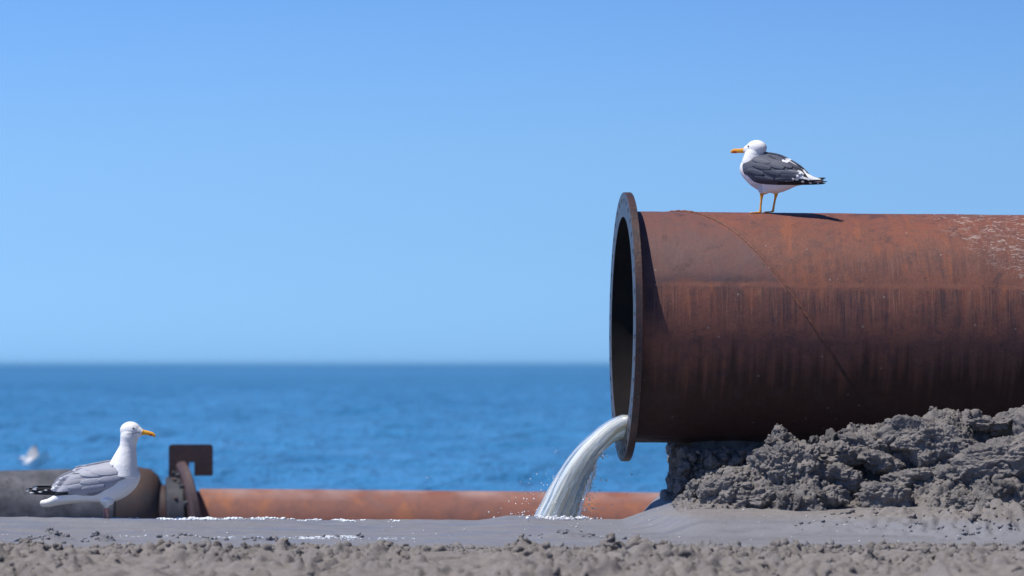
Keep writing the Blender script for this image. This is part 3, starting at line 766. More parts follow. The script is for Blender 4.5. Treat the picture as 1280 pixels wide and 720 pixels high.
# shell grit
M_shell = flat_mat('shell', (0.75, 0.72, 0.68), 0.4)
xs = rng.uniform(-2.8, 3.0, 620); ys_ = rng.uniform(21.5, 24.3, 620); k = rng.random(620) < (0.3+0.7*(xs > 0.2)); xs = xs[k]; ys_ = ys_[k]
sz = np.clip(rng.lognormal(math.log(0.0032), 0.45, len(xs)), 0.0015, 0.008); zz = terrain(xs, ys_)
sh = scatter('shell_grit', np.stack([xs, ys_, zz+sz*0.4], -1), sz, DR, M_shell, flat=0.6); tag(sh, 'tiny white shell fragments on the wet sand', kind='stuff')

# foam along the waterline behind the crest
def foam_material():
    N = NT('foam'); c = N.coord(); N.P(Base_Color=N.mix(N.noise(c, 30, 4), (0.62, 0.70, 0.78), (0.88, 0.91, 0.93)), Roughness=0.35); return N.m
M_foam = foam_material()
fp = []; fs = []
for k in range(1300):
    px_ = rng.choice([rng.uniform(195, 500), rng.normal(245, 22), rng.normal(430, 22)], p=[0.6, 0.2, 0.2])
    x_ = px_; Y_ = float(crestY(np.array(wx(px_, 24))))+rng.uniform(-0.12, 0.06)
    if perlin(px_*0.035, Y_*6, 2.0) < (0.0 if abs(px_-245) > 22 else -0.4): continue
    fp.append((wx(x_, Y_), Y_)); fs.append(rng.lognormal(math.log(0.0055), 0.35)*(1.25 if abs(px_-245) < 22 else 1))
for k in range(350):
    px_ = rng.uniform(375, 450) if k < 220 else rng.uniform(150, 520); Y_ = 22.35+rng.normal(0, 0.05)+0.05*perlin(px_*0.02, 3.0); fp.append((wx(px_, Y_), Y_)); fs.append(0.0045)
fp = np.array(fp); fs = np.array(fs); zz = terrain(fp[:, 0], fp[:, 1])
fo = scatter('sea_foam', np.stack([fp[:, 0], fp[:, 1], zz+fs*0.25], -1), fs*1.3, DR, M_foam, flat=0.55); tag(fo, 'thin line of white foam along the crest of the wet sand', kind='stuff')

# ------------------------------------------------------------------ gulls
def paint_material(name, rough=0.6):
    N = NT(name); at = N.n('Attribute', attribute_name='plumage'); c = N.coord()
    n1 = N.noise(N.mapping(c, (60, 60, 60)), 1.0, 4, 0.6); n2 = N.noise(N.mapping(c, (25, 60, 220)), 1.0, 3, 0.6)
    col = N.mix(N.maprange(n2, 0.35, 0.7), at.outputs['Color'], N.mix(1.0, at.outputs['Color'], (0.93, 0.93, 0.94), 'MULTIPLY'))
    N.P(Base_Color=col, Roughness=rough, Normal=N.bump(n2, 0.35, 0.002, N.bump(n1, 0.6, 0.004))); N.b.inputs['Specular IOR Level'].default_value = 0.25
    return N.m
M_plum = paint_material('plumage')
M_eye = flat_mat('eye', (0.02, 0.015, 0.012), 0.15); M_eyering = flat_mat('eye_ring', (0.55, 0.12, 0.05), 0.5)
def in_poly(px, py, poly):
    inside = np.zeros(px.shape, bool); n_ = len(poly); j = n_-1
    for i in range(n_):
        xi, yi = poly[i]; xj, yj = poly[j]
        cond = ((yi > py) != (yj > py)) & (px < (xj-xi)*(py-yi)/(yj-yi+1e-12)+xi)
        inside ^= cond; j = i
    return inside
def set_paint(me, co, T, base, regions):
    tx, ty = T(co); col = np.tile(np.array([*base, 1.0]), (len(co), 1))
    jx = tx+2.0*perlin(co[:, 0]*260, co[:, 1]*260, co[:, 2]*260); jy = ty+2.0*perlin(co[:, 2]*260, co[:, 0]*260, co[:, 1]*260)
    for poly, c in regions:
        m = poly(tx, ty, co) if callable(poly) else in_poly(jx, jy, poly)
        col[m] = (*c, 1.0)
    at = me.color_attributes.new('plumage', 'FLOAT_COLOR', 'POINT'); at.data.foreach_set('color', col.ravel())

def plume_plate(parent, surf, M3, p0, p1, hw, lift0, lift1, col, spot=None, tipcol=None, side=-1, seed=0):
    """one overlapping feather: a thin bowed blade laid on the wing surface"""
    nu, nv = 22, 9; p0 = np.array(p0, float); p1 = np.array(p1, float); d = p1-p0; L = np.hypot(*d); d /= L; nrm = np.array([-d[1], d[0]])
    u = np.linspace(0, 1, nu)[:, None]; v = np.linspace(-1, 1, nv)[None, :]
    prof = np.clip(np.sin(PI*np.clip(0.12+0.80*u, 0, 1)), 0.02, 1)**0.55*np.where(u > 0.9, np.sqrt(np.clip(1-((u-0.9)/0.102)**2, 0.0, 1)), 1)
    TX = p0[0]+d[0]*L*u+nrm[0]*hw*prof*v; TY = p0[1]+d[1]*L*u+nrm[1]*hw*prof*v
    off = surf(TX, TY)+lift0+(lift1-lift0)*u+2.5*(1-v**2)
    out = M3(TX, TY, side*off); inn = M3(TX, TY, side*(off-3.0))
    vv = np.concatenate([out.reshape(-1, 3), inn.reshape(-1, 3)]); gf = grid_faces(nu, nv); m_ = nu*nv
    q = []
    for line in ([i*nv for i in range(nu)], [i*nv+nv-1 for i in range(nu)], list(range(nv)), [(nu-1)*nv+j for j in range(nv)]):
        for a, b in zip(line[:-1], line[1:]): q.append([a, b, b+m_, a+m_])
    o = mesh_np('feather', vv, np.concatenate([gf, gf[:, ::-1]+m_, np.array(q)]), M_plum, parent)
    uu = np.broadcast_to(u, TX.shape).ravel(); ww = np.broadcast_to(v, TX.shape).ravel(); c_ = np.tile(np.array([*col, 1.0]), (m_, 1))
    if spot: c_[(((uu-spot[0])*L/spot[1])**2+(ww*hw/spot[1])**2) < 1] = (*W_, 1)
    if tipcol: c_[(uu > 0.90)] = (*tipcol, 1); c_[(np.abs(ww) > 0.82) & (uu > 0.5)] = (*[0.5*(a+b) for a, b in zip(col, tipcol)], 1)
    at = o.data.color_attributes.new('plumage', 'FLOAT_COLOR', 'POINT'); at.data.foreach_set('color', np.concatenate([c_, c_]).ravel())
    b_ = bmesh.new(); b_.from_mesh(o.data); bmesh.ops.recalc_face_normals(b_, faces=b_.faces); b_.to_mesh(o.data); b_.free()
    return o
W_ = (0.84, 0.84, 0.84)
def make_gull(name, S, ox, oy, sgn, stations, extra, regions, wing, eye, base=(0.84, 0.84, 0.84), voxel=0.0028, stretch=1.0, plumes=()):
    """stations: (tx, top, bottom, halfwidth) in tracing units; S tracing units per metre; sgn=+1 if tracing x = +x"""
    X_ = lambda tx: (tx-ox)/S*sgn*stretch
    Z_ = lambda ty: (oy-ty)/S
    inv = lambda co: (co[:, 0]*S*sgn/stretch+ox, oy-co[:, 2]*S)
    root = empty(name)
    V = []; F = []
    def addm(v, f):
        o_ = len(V); V.extend([tuple(map(float, q)) for q in v]); F.extend([[i+o_ for i in g] for g in f])
    n = 28
    st = np.array(stations, float)
    fine = np.linspace(st[0, 0], st[-1, 0], 46)
    rings = []
    def cub(col):                                # Catmull-Rom through the stations
        out = []
        for q in fine:
            i = int(np.clip(np.searchsorted(st[:, 0], q, side='right')-1, 0, len(st)-2)); t = (q-st[i, 0])/(st[i+1, 0]-st[i, 0])
            p1, p2 = st[i, col], st[i+1, col]; m1 = (p2-st[max(i-1, 0), col])/(st[i+1, 0]-st[max(i-1, 0), 0])*(st[i+1, 0]-st[i, 0]); m2 = (st[min(i+2, len(st)-1), col]-p1)/(st[min(i+2, len(st)-1), 0]-st[i, 0])*(st[i+1, 0]-st[i, 0])
            out.append((2*t**3-3*t*t+1)*p1+(t**3-2*t*t+t)*m1+(-2*t**3+3*t*t)*p2+(t**3-t*t)*m2)
        return np.array(out)
    tp, bt, hw_ = cub(1), cub(2), cub(3)
    v = []
    for q, a, b, h in zip(fine, tp, bt, hw_):
        for k in range(n):
            t = 2*PI*k/n; v.append((X_(q), max(h, 3)/S*math.sin(t), Z_((a+b)/2)+(b-a)/2/S*math.cos(t)))
    f = [list(map(int, g)) for g in grid_faces(len(fine), n, True)]+[list(range(n))[::-1], [(len(fine)-1)*n+k for k in range(n)]]
    addm(v, f)
    for kind, data in extra:
        if kind == 'ball':
            (tx, ty, yy, rx, ry, rz) = data; iv, if_ = ico(3)
            addm(np.stack([X_(tx)+iv[:, 0]*rx/S, yy/S+iv[:, 1]*ry/S, Z_(ty)+iv[:, 2]*rz/S], -1), if_.tolist())
        if kind == 'tube':
            pts_ = [(X_(a), y/S, Z_(b)) for a, b, y, r in data]; rr = [(r if hasattr(r, '__len__') else (r, r)) for a, b, y, r in data]
            v, f = tube_path(pts_, [(a/S, b/S) for a, b in rr], 32); addm(v, f)
        if kind == 'foot':
            tx, ty, yy, ln = data; y0 = yy/S; xf = X_(tx); zf = Z_(ty); d = sgn if eye[3] > 0 else -sgn
            heads = []
            for ang in (-0.42, 0.0, 0.42):
                heads.append((xf+d*ln/S*math.cos(ang), y0+ln/S*math.sin(ang), zf))
            for hd in heads:
                v, f = tube_path([(xf, y0, zf+0.006), ((xf+hd[0])/2, (y0+hd[1])/2, zf+0.005), (hd[0], hd[1], zf+0.002)], [0.0042, 0.0038, 0.0028], 8); addm(v, f)
            for a, b in ((0, 1), (1, 2)):
                tri = [(xf, y0, zf), (xf+(heads[a][0]-xf)*.92, y0+(heads[a][1]-y0)*.92, zf), (xf+(heads[b][0]-xf)*.92, y0+(heads[b][1]-y0)*.92, zf)]
                vv_ = [(p[0], p[1], p[2]+0.001) for p in tri]+[(p[0], p[1], p[2]+0.0055) for p in tri]
                addm(vv_, [[0, 2, 1], [3, 4, 5], [0, 1, 4, 3], [1, 2, 5, 4], [2, 0, 3, 5]])
    tmp = mesh_np('tmp', V, F, None)
    md = tmp.modifiers.new('r', 'REMESH'); md.mode = 'VOXEL'; md.voxel_size = voxel
    ms = tmp.modifiers.new('s', 'SMOOTH'); ms.factor = 0.5; ms.iterations = 9
    dg = bpy.context.evaluated_depsgraph_get(); me = bpy.data.meshes.new_from_object(tmp.evaluated_get(dg)); me.name = 'body'
    tmpm = tmp.data; bpy.data.objects.remove(tmp); bpy.data.meshes.remove(tmpm)
    co = np.zeros(len(me.vertices)*3); me.vertices.foreach_get('co', co); co = co.reshape(-1, 3)
    set_paint(me, co, inv, base, regions)
    me.polygons.foreach_set('use_smooth', np.ones(len(me.polygons), dtype=bool)); me.materials.clear(); me.materials.append(M_plum)
    body = bpy.data.objects.new('body', me); COL.objects.link(body); body.parent = root
    # eyes
    ex, ey, er, _ = eye
    for s_ in (-1, 1):
        hwid = 0
        iv, if_ = ico(2); near = co[(np.abs(co[:, 0]-X_(ex)) < 0.006) & (np.abs(co[:, 2]-Z_(ey)) < 0.006)]
        yy = s_*(np.abs(near[:, 1]).max() if len(near) else 0.02)
        eo = mesh_np('eye', np.stack([X_(ex)+iv[:, 0]*er, yy-s_*er*0.45+iv[:, 1]*er, Z_(ey)+iv[:, 2]*er*0.7], -1), if_, M_eye, root)
    # wings
    up, lo, wreg, wbase, near_shift = wing
    for s_ in (-1, 1):
        nu, nv = 110, 44
        dx, dy = (0, 0) if s_ == -1 else near_shift
        U = interp_path([(a+dx, b+dy) for a, b in up], nu); Lw = interp_path([(a+dx, b+dy) for a, b in lo], nu)
        s = np.linspace(0, 1, nu)[:, None]; t = np.linspace(0, 1, nv)[None, :]
        TX = U[:, :1]*(1-t)+Lw[:, :1]*t; TY = U[:, 1:]*(1-t)+Lw[:, 1:]*t
        # distance out from the midline: body half width at that spot
        hwb = np.interp(TX, fine, hw_); topb = np.interp(TX, fine, tp); botb = np.interp(TX, fine, bt)
        ce = (topb+botb)/2; hh = np.maximum((botb-topb)/2, 1)
        rr = np.clip((TY-ce)/hh, -0.995, 0.995)
        Yb = np.maximum(hwb*np.sqrt(1-rr**2), 10)
        puff = 13*np.sin(PI*np.clip(t, 0.0, 1))**0.5*np.sin(PI*np.clip(s*0.93+0.04, 0, 1))**0.4
        # overlapping feather rows, deeper towards the back
        px_ = TX/26.0; py_ = TY/15.0
        row = np.floor(py_+0.35*px_); fr = (px_+0.5*(row % 2)) % 1.0
        feather = 0.9*((fr if sgn > 0 else 1-fr)-0.5)*smooth01(s*3)*0.9+0.25*np.sin((py_+0.35*px_)*2*PI*0.5)
        longf = 2.0*(((TY-U[:, 1:])/16.0) % 1.0)*smooth01((s-0.62)*6)
        off = Yb+puff+feather+longf
        OUT = np.stack([(TX-ox)/S*sgn*stretch, s_*off/S, (oy-TY)/S], -1)
        INN = np.stack([(TX-ox)/S*sgn*stretch, s_*np.maximum(Yb-9, 2)/S, (oy-TY)/S], -1)
        vv_ = np.concatenate([OUT.reshape(-1, 3), INN.reshape(-1, 3)]); gf = grid_faces(nu, nv); m_ = nu*nv
        F2 = np.concatenate([gf, gf[:, ::-1]+m_]); bd = [i*nv for i in range(nu)], [i*nv+nv-1 for i in range(nu)], list(range(nv)), [(nu-1)*nv+j for j in range(nv)]
        q = []
        for line in bd:
            for a, b in zip(line[:-1], line[1:]): q.append([a, b, b+m_, a+m_])
        F2 = np.concatenate([F2, np.array(q)])
        wo = mesh_np('folded_wing', vv_, F2, M_plum, root)
        c2 = vv_.copy(); c2[:, 0] -= dx/S*sgn*stretch; c2[:, 2] += dy/S
        set_paint(wo.data, c2, inv, wbase, wreg)
        b_ = bmesh.new(); b_.from_mesh(wo.data); bmesh.ops.recalc_face_normals(b_, faces=b_.faces); b_.to_mesh(wo.data); b_.free()
        def surf(TX, TY):
            hwb = np.interp(TX, fine, hw_); tb = np.interp(TX, fine, tp); bb = np.interp(TX, fine, bt); ce = (tb+bb)/2; hh = np.maximum((bb-tb)/2, 1)
            return np.maximum(hwb*np.sqrt(1-np.clip((TY-ce)/hh, -0.995, 0.995)**2), 10)
        for pl in plumes:
            pl = dict(pl); a, b = pl.pop('a'), pl.pop('b')
            plume_plate(wo, surf, lambda TX, TY, YY: np.stack([(TX-ox)/S*sgn*stretch, YY/S, (oy-TY)/S], -1), (a[0]+dx, a[1]+dy), (b[0]+dx, b[1]+dy), side=s_, **pl)
    return root

W_ = (0.84, 0.84, 0.84); BLK = (0.018, 0.018, 0.022); ORG = (0.80, 0.36, 0.04); RED = (0.62, 0.07, 0.02)
# --- gull on the pipe (traced at 6x from photo region 890,160; 1290 units per metre)
stA = [(206, 275, 305, 12), (222, 235, 335, 42), (250, 205, 372, 66), (300, 182, 420, 86), (360, 176, 456, 92), (430, 184, 470, 93), (500, 200, 470, 86), (560, 222, 450, 74), (620, 258, 424, 56), (680, 306, 412, 42), (740, 345, 402, 32), (800, 368, 396, 26), (815, 374, 392, 22)]
exA = [('tube', [(300, 290, 0, 84), (300, 230, 0, 80), (308, 190, 0, 71), (317, 162, 0, 63), (324, 140, 0, 54), (328, 115, 0, 36)]),
       ('ball', (328, 132, 0, 82, 58, 61)), ('ball', (288, 142, 0, 62, 42, 44)), ('ball', (255, 146, 0, 36, 26, 24)),
       ('tube', [(262, 147, 0, (20, 15)), (232, 149, 0, (20, 13)), (195, 150, 0, (17, 10)), (160, 151, 0, (19, 9)), (141, 155, 0, (13, 7)), (134, 164, 0, (6, 4))]),
       ('tube', [(390, 430, -34, 34), (388, 462, -34, 22), (383, 485, -34, 14), (380, 520, -34, 9), (376, 560, -34, 8.5), (373, 618, -34, 10)]),
       ('tube', [(450, 430, 34, 34), (462, 462, 34, 22), (462, 480, 34, 14), (456, 510, 34, 9), (446, 560, 34, 8.5), (438, 612, 34, 10)]),
       ('ball', (400, 442, -30, 52, 34, 40)), ('ball', (455, 440, 30, 50, 34, 36)),
       ('foot', (376, 622, -34, 88)), ('foot', (440, 616, 34, 80))]
rgA = [([(238, 128), (236, 172), (120, 178), (118, 124), (180, 126)], ORG), ([(150, 150), (180, 152), (182, 168), (160, 170), (146, 160)], RED),
       (lambda tx, ty, co: (ty > 474), ORG),
       ([(610, 395), (620, 425), (860, 425), (860, 355), (700, 350)], (0.7, 0.7, 0.7)),
       (lambda tx, ty, co: (ty > 400) & (ty < 474) & (tx < 400) & (tx > 276), (0.62, 0.64, 0.68))]
upA = [(250, 262), (272, 222), (320, 190), (375, 176), (420, 178), (500, 196), (580, 236), (650, 280), (690, 318), (715, 346), (732, 372), (742, 394)]
loA = [(252, 275), (262, 322), (300, 345), (332, 380), (370, 398), (430, 408), (500, 413), (570, 414), (640, 414), (700, 411), (730, 404), (742, 398)]
DG = (0.085, 0.093, 0.125)
wrA = [([(700, 318), (860, 360), (860, 425), (520, 425), (510, 385), (600, 380), (690, 370)], BLK),
       ([(330, 378), (520, 384), (520, 425), (330, 425)], (0.05, 0.052, 0.065)),
       ([(588, 355), (630, 342), (655, 305), (672, 306), (695, 330), (692, 350), (758, 380), (742, 384), (690, 368), (664, 372), (655, 388), (642, 386), (638, 370), (592, 372)], W_),
       ([(536, 224), (584, 230), (578, 246), (546, 242)], W_), ([(608, 228), (630, 234), (626, 246), (610, 242)], W_),
       ([(430, 186), (560, 246), (690, 306), (684, 316), (560, 262), (440, 202)], (0.03, 0.032, 0.04))]
G1 = (0.10, 0.108, 0.14); G2 = (0.075, 0.082, 0.11); PBK = (0.016, 0.016, 0.02)
plA = [dict(a=(600, 404), b=(846, 405), hw=9, lift0=2, lift1=2, col=PBK, spot=(0.975, 5)), dict(a=(600, 400), b=(838, 378), hw=10, lift0=0, lift1=-2, col=PBK),
       dict(a=(590, 402), b=(806, 404), hw=11, lift0=6, lift1=6, col=PBK, spot=(0.955, 8)), dict(a=(580, 400), b=(754, 400), hw=12, lift0=10, lift1=9, col=PBK, spot=(0.93, 9)),
       dict(a=(570, 396), b=(706, 391), hw=12, lift0=13, lift1=12, col=PBK, spot=(0.90, 10)),
       dict(a=(520, 345), b=(672, 352), hw=20, lift0=15, lift1=19, col=G2, tipcol=W_), dict(a=(510, 315), b=(690, 330), hw=18, lift0=15, lift1=19, col=G1, tipcol=W_), dict(a=(510, 375), b=(640, 372), hw=16, lift0=15, lift1=19, col=G2, tipcol=W_),
       dict(a=(330, 215), b=(470, 250), hw=22, lift0=12, lift1=17, col=G1), dict(a=(340, 260), b=(480, 292), hw=22, lift0=13, lift1=18, col=G2), dict(a=(420, 240), b=(570, 290), hw=22, lift0=13, lift1=18, col=G1),
       dict(a=(300, 300), b=(430, 335), hw=20, lift0=12, lift1=17, col=G2), dict(a=(420, 300), b=(550, 338), hw=20, lift0=13, lift1=18, col=G2), dict(a=(360, 350), b=(500, 378), hw=18, lift0=12, lift1=16, col=G2), dict(a=(470, 228), b=(620, 285), hw=18, lift0=11, lift1=15, col=G1)]
gA = make_gull('lesser_black_backed_gull', 1290, 410, 625, 1, stA, exA, rgA, (upA, loA, wrA, DG, (4, -14)), (286, 118, 0.0062, -1), stretch=1.10, plumes=plA)
gA.name = 'gull'
Yg = 25.02
ph_ = Vector((wx(958, Yg), Yg, 0)); axd = PM.to_3x3() @ Vector((1, 0, 0)); t_ = (ph_.x-PM.translation.x)/axd.x
top_z = PM.translation.z+axd.z*t_+R0
gA.location = (wx(958.3, Yg), PM.translation.y+axd.y*t_-0.10, top_z-0.0095)
gA.rotation_euler = (0, math.radians(0.4), math.radians(-28))
tag(gA, 'dark grey backed gull with orange legs standing on top of the big rusty pipe', 'gull')

# --- gull on the sand (traced at 4.8x from photo region 20,510; 4.8*FPX/Y units per metre)
YB = 23.44; SB = 4.8*FPX/YB
stB = [(148, 564, 600, 34), (200, 548, 602, 40), (260, 500, 592, 44), (330, 420, 582, 58), (400, 375, 577, 72), (470, 352, 575, 80), (540, 338, 574, 80), (600, 330, 566, 78), (650, 335, 545, 70), (695, 345, 512, 56), (728, 365, 474, 36), (748, 400, 430, 12)]
exB = [('tube', [(655, 420, 0, 84), (657, 350, 0, 75), (667, 290, 0, 60), (674, 240, 0, 50), (678, 212, 0, 50), (683, 182, 0, 55), (688, 155, 0, 53), (690, 125, 0, 36)]),
       ('tube', [(600, 390, 0, 58), (628, 320, 0, 48), (658, 250, 0, 38)]),
       ('ball', (690, 142, 0, 65, 50, 54)), ('ball', (722, 150, 0, 46, 34, 37)), ('ball', (752, 152, 0, 26, 20, 21)),
       ('tube', [(745, 152, 0, (17, 14)), (772, 153, 0, (15, 11)), (800, 158, 0, (14, 8)), (822, 164, 0, (14, 7)), (835, 172, 0, (9, 6)), (839, 181, 0, (5, 4))]),
       ('tube', [(528, 550, 30, 34), (530, 580, 30, 20), (528, 602, 30, 11), (526, 640, 30, 9), (524, 700, 30, 11)]),
       ('tube', [(560, 550, -30, 34), (560, 580, -30, 20), (556, 602, -30, 11), (558, 628, -30, 11), (562, 650, -30, 10), (563, 702, -30, 11)]),
       ('ball', (558, 560, -26, 44, 30, 36)), ('ball', (530, 560, 26, 44, 30, 34)),
       ('foot', (563, 706, -30, 74)), ('foot', (524, 704, 30, 74))]
PNK = (0.55, 0.26, 0.20)
rgB = [([(757, 125), (768, 140), (758, 168), (800, 190), (870, 200), (870, 120)], (0.85, 0.40, 0.03)), ([(800, 164), (822, 162), (828, 184), (806, 184)], RED),
       (lambda tx, ty, co: (ty > 604), PNK), ([(688, 158), (752, 150), (754, 156), (690, 166)], (0.42, 0.44, 0.48)),
       ([(140, 570), (400, 560), (560, 570), (560, 600), (140, 620)], (0.70, 0.68, 0.62))]
upB = [(684, 398), (668, 374), (640, 352), (600, 337), (560, 332), (500, 344), (440, 356), (390, 376), (330, 398), (280, 420), (240, 452), (222, 478), (205, 490), (196, 500), (190, 508)]
loB = [(686, 404), (676, 430), (640, 446), (600, 478), (555, 500), (520, 520), (480, 532), (420, 532), (370, 526), (310, 530), (260, 534), (222, 534), (205, 528), (196, 520), (190, 512)]
upB = [(a, b) for a, b in upB]
LG = (0.36, 0.37, 0.42)
wrB = [([(226, 484), (50, 470), (50, 550), (380, 545), (370, 522), (300, 522), (240, 520), (215, 500)], BLK),
       ([(252, 468), (236, 470), (214, 490), (222, 510), (240, 522), (290, 518), (318, 506), (300, 496), (272, 484)], W_),
       ([(350, 392), (410, 402), (380, 440), (330, 470), (280, 470), (300, 446), (260, 440), (330, 420)], (0.22, 0.20, 0.22)),
       ([(358, 376), (382, 376), (380, 390), (360, 390)], W_),
       ([(500, 400), (640, 398), (660, 388), (656, 400), (600, 412), (500, 412), (430, 406)], (0.25, 0.26, 0.31)),  # shadow below the scapular feathers, painted into the wing grey
       ([(440, 520), (520, 505), (560, 492), (520, 528), (470, 536)], (0.20, 0.21, 0.26))]
H1 = (0.38, 0.39, 0.44); H2 = (0.33, 0.34, 0.39); H3 = (0.30, 0.30, 0.34)
plB = [dict(a=(330, 512), b=(54, 509), hw=10, lift0=2, lift1=2, col=PBK, spot=(0.96, 6)), dict(a=(330, 518), b=(74, 519), hw=13, lift0=4, lift1=3, col=PBK, spot=(0.945, 12)),
       dict(a=(330, 505), b=(94, 497), hw=13, lift0=8, lift1=6, col=PBK, spot=(0.93, 11)), dict(a=(330, 515), b=(132, 513), hw=14, lift0=11, lift1=9, col=PBK, spot=(0.94, 8)), dict(a=(330, 503), b=(170, 502), hw=16, lift0=13, lift1=12, col=PBK, spot=(0.91, 8)),
       dict(a=(420, 480), b=(214, 497), hw=22, lift0=12, lift1=18, col=H2, tipcol=W_), dict(a=(440, 440), b=(240, 462), hw=18, lift0=13, lift1=18, col=H3, tipcol=(0.7, 0.7, 0.72)), dict(a=(450, 410), b=(262, 436), hw=16, lift0=13, lift1=18, col=H2, tipcol=(0.7, 0.7, 0.72)),
       dict(a=(520, 372), b=(345, 386), hw=20, lift0=13, lift1=17, col=H1, tipcol=(0.7, 0.7, 0.72)), dict(a=(640, 385), b=(470, 385), hw=28, lift0=12, lift1=19, col=H1), dict(a=(600, 360), b=(430, 372), hw=20, lift0=12, lift1=18, col=H1), dict(a=(560, 400), b=(400, 402), hw=20, lift0=14, lift1=19, col=H1),
       dict(a=(660, 420), b=(520, 440), hw=20, lift0=10, lift1=15, col=H2), dict(a=(560, 440), b=(410, 455), hw=20, lift0=12, lift1=17, col=H2), dict(a=(560, 470), b=(420, 492), hw=18, lift0=11, lift1=15, col=H2), dict(a=(470, 470), b=(330, 486), hw=18, lift0=12, lift1=17, col=H2)]
gB = make_gull('gull', SB, 545, 700, 1, stB, exB, rgB, (upB, loB, wrB, LG, (-6, -12)), (720, 129, 0.0062, 1), stretch=1.03, plumes=plB)
gx_ = wx(20+545/4.8, YB); gB.location = (gx_, YB, wz(510+692/4.8, YB))
gB.rotation_euler = (0, 0, math.radians(-12))
tag(gB, 'light grey backed white gull standing on the wet sand at the left, facing right', 'gull')

# --- small white gull flapping on the water far behind
YC = 76.0; KC = YC/FPX
def small_gull():
    g = empty('gull', (wx(42, YC), YC, wz(586, YC)))
    V = []; F = []
    def addm(v, f):
        o_ = len(V); V.extend([tuple(map(float, q)) for q in v]); F.extend([[i+o_ for i in q] for q in f])
    v, f = tube_path([(-0.19, 0, 0.08), (-0.13, 0, 0.10), (-0.05, 0, 0.10), (0.05, 0, 0.10), (0.13, 0, 0.12), (0.19, 0, 0.13)], [0.012, 0.05, 0.085, 0.085, 0.05, 0.02], 16); addm(v, f)
    v, f = tube_path([(-0.10, 0, 0.12), (-0.14, 0, 0.15), (-0.17, 0, 0.17)], [0.05, 0.042, 0.036], 12); addm(v, f)
    iv, if_ = ico(2); addm(np.stack([-0.175+iv[:, 0]*0.052, iv[:, 1]*0.04, 0.18+iv[:, 2]*0.042], -1), if_.tolist())
    v, f = tube_path([(-0.21, 0, 0.178), (-0.25, 0, 0.172), (-0.27, 0, 0.165)], [0.012, 0.008, 0.004], 8); addm(v, f)
    t = mesh_np('tmp', V, F); md = t.modifiers.new('r', 'REMESH'); md.mode = 'VOXEL'; md.voxel_size = 0.007
    me = bpy.data.meshes.new_from_object(t.evaluated_get(bpy.context.evaluated_depsgraph_get())); me.name = 'body'; bpy.data.objects.remove(t)
    co = np.zeros(len(me.vertices)*3); me.vertices.foreach_get('co', co); co = co.reshape(-1, 3)
    set_paint(me, co, lambda c_: (c_[:, 0]*1000, c_[:, 2]*1000), W_, [(lambda a, b, c_: a < -228, (0.35, 0.1, 0.04))])
    me.polygons.foreach_set('use_smooth', np.ones(len(me.polygons), dtype=bool)); me.materials.append(M_plum)
    b = bpy.data.objects.new('body', me); COL.objects.link(b); b.parent = g
    # raised wings, curved plates of feathers with some thickness
    for sd, tip, col in ((-1, (0.26, 0.33), W_), (1, (0.03, 0.42), (0.42, 0.44, 0.48))):
        nu, nv = 26, 12; vv_ = []
        for i in range(nu):
            u = i/(nu-1); ch = 0.15*(1-u)**0.45*(0.55+0.45*math.cos(u*1.2))+0.012
            cx = 0.06+(tip[0]-0.06)*u+0.05*math.sin(u*PI)*sd*-1; cz = 0.12+(tip[1]-0.12)*u; cy = sd*(0.04+0.20*u**0.8)
            for j in range(nv):
                q = 2*PI*j/nv; vv_.append((cx+ch*math.cos(q)*(1 if math.cos(q) < 0 else 0.8+0.2*math.sin(u*30)), cy+0.008*math.sin(q)-0.02*math.cos(q)**2, cz-0.10*u*max(0, math.cos(q))))
        f = [list(map(int, q)) for q in grid_faces(nu, nv, True)]+[list(range(nv)), [(nu-1)*nv+k for k in range(nv)][::-1]]
        wo = mesh_np('raised_wing', vv_, f, M_plum, g); arr = np.array(vv_)
        set_paint(wo.data, arr, lambda c_: (c_[:, 0]*1000, c_[:, 2]*1000), col, [(lambda a, bb, c_: bb > 395, (0.05, 0.05, 0.05))])
    return g
gC = small_gull(); gC.scale = (1.0, 1.0, 1.0)
tag(gC, 'small blurred white gull flapping its raised wings on the water beyond the grey pipe', 'gull')

# ------------------------------------------------------------------ the far pipeline on the beach
YP = 39.0; KP = YP/FPX
M_collar = rust_plain('dark_blue_grey_steel', (0.035, 0.038, 0.050), (0.06, 0.062, 0.075), (0.025, 0.024, 0.03), 8, 0.6)
M_grey = rust_plain('weathered_grey_steel', (0.050, 0.053, 0.064), (0.125, 0.127, 0.145), (0.035, 0.034, 0.040), 4, 0.75)
M_greyrust = rust_plain('grey_steel_with_rust', (0.085, 0.048, 0.036), (0.048, 0.042, 0.046), (0.035, 0.032, 0.040), 4, 0.7)
def orange_mat():
    N = NT('orange_rust'); c = N.coord()
    n1 = N.noise(c, 1.3, 5, 0.6); n2 = N.noise(c, 9, 5, 0.65); n3 = N.noise(N.mapping(c, (3, 3, 1.2)), 1.6, 4)
    col = N.mix(N.maprange(n1, 0.35, 0.65), (0.25, 0.090, 0.055), (0.20, 0.080, 0.060))
    col = N.mix(N.maprange(n2, 0.5, 0.7), col, (0.15, 0.065, 0.052))
    col = N.mix(N.math('MULTIPLY', N.maprange(n3, 0.54, 0.72, smooth=True), 0.6), col, (0.38, 0.13, 0.04))
    s_ = N.n('SeparateXYZ', {0: c})
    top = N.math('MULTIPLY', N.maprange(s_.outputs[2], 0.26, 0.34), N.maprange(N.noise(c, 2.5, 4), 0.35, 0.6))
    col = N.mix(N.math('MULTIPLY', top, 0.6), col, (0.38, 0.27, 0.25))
    pt = N.maprange(N.noise(N.mapping(c, (0.9, 1, 1), (4.2, 0, 0)), 1.5, 2), 0.64, 0.7)
    col = N.mix(pt, col, (0.17, 0.10, 0.09))
    N.P(Base_Color=col, Roughness=0.75, Normal=N.bump(n2, 0.4, 0.01)); return N.m
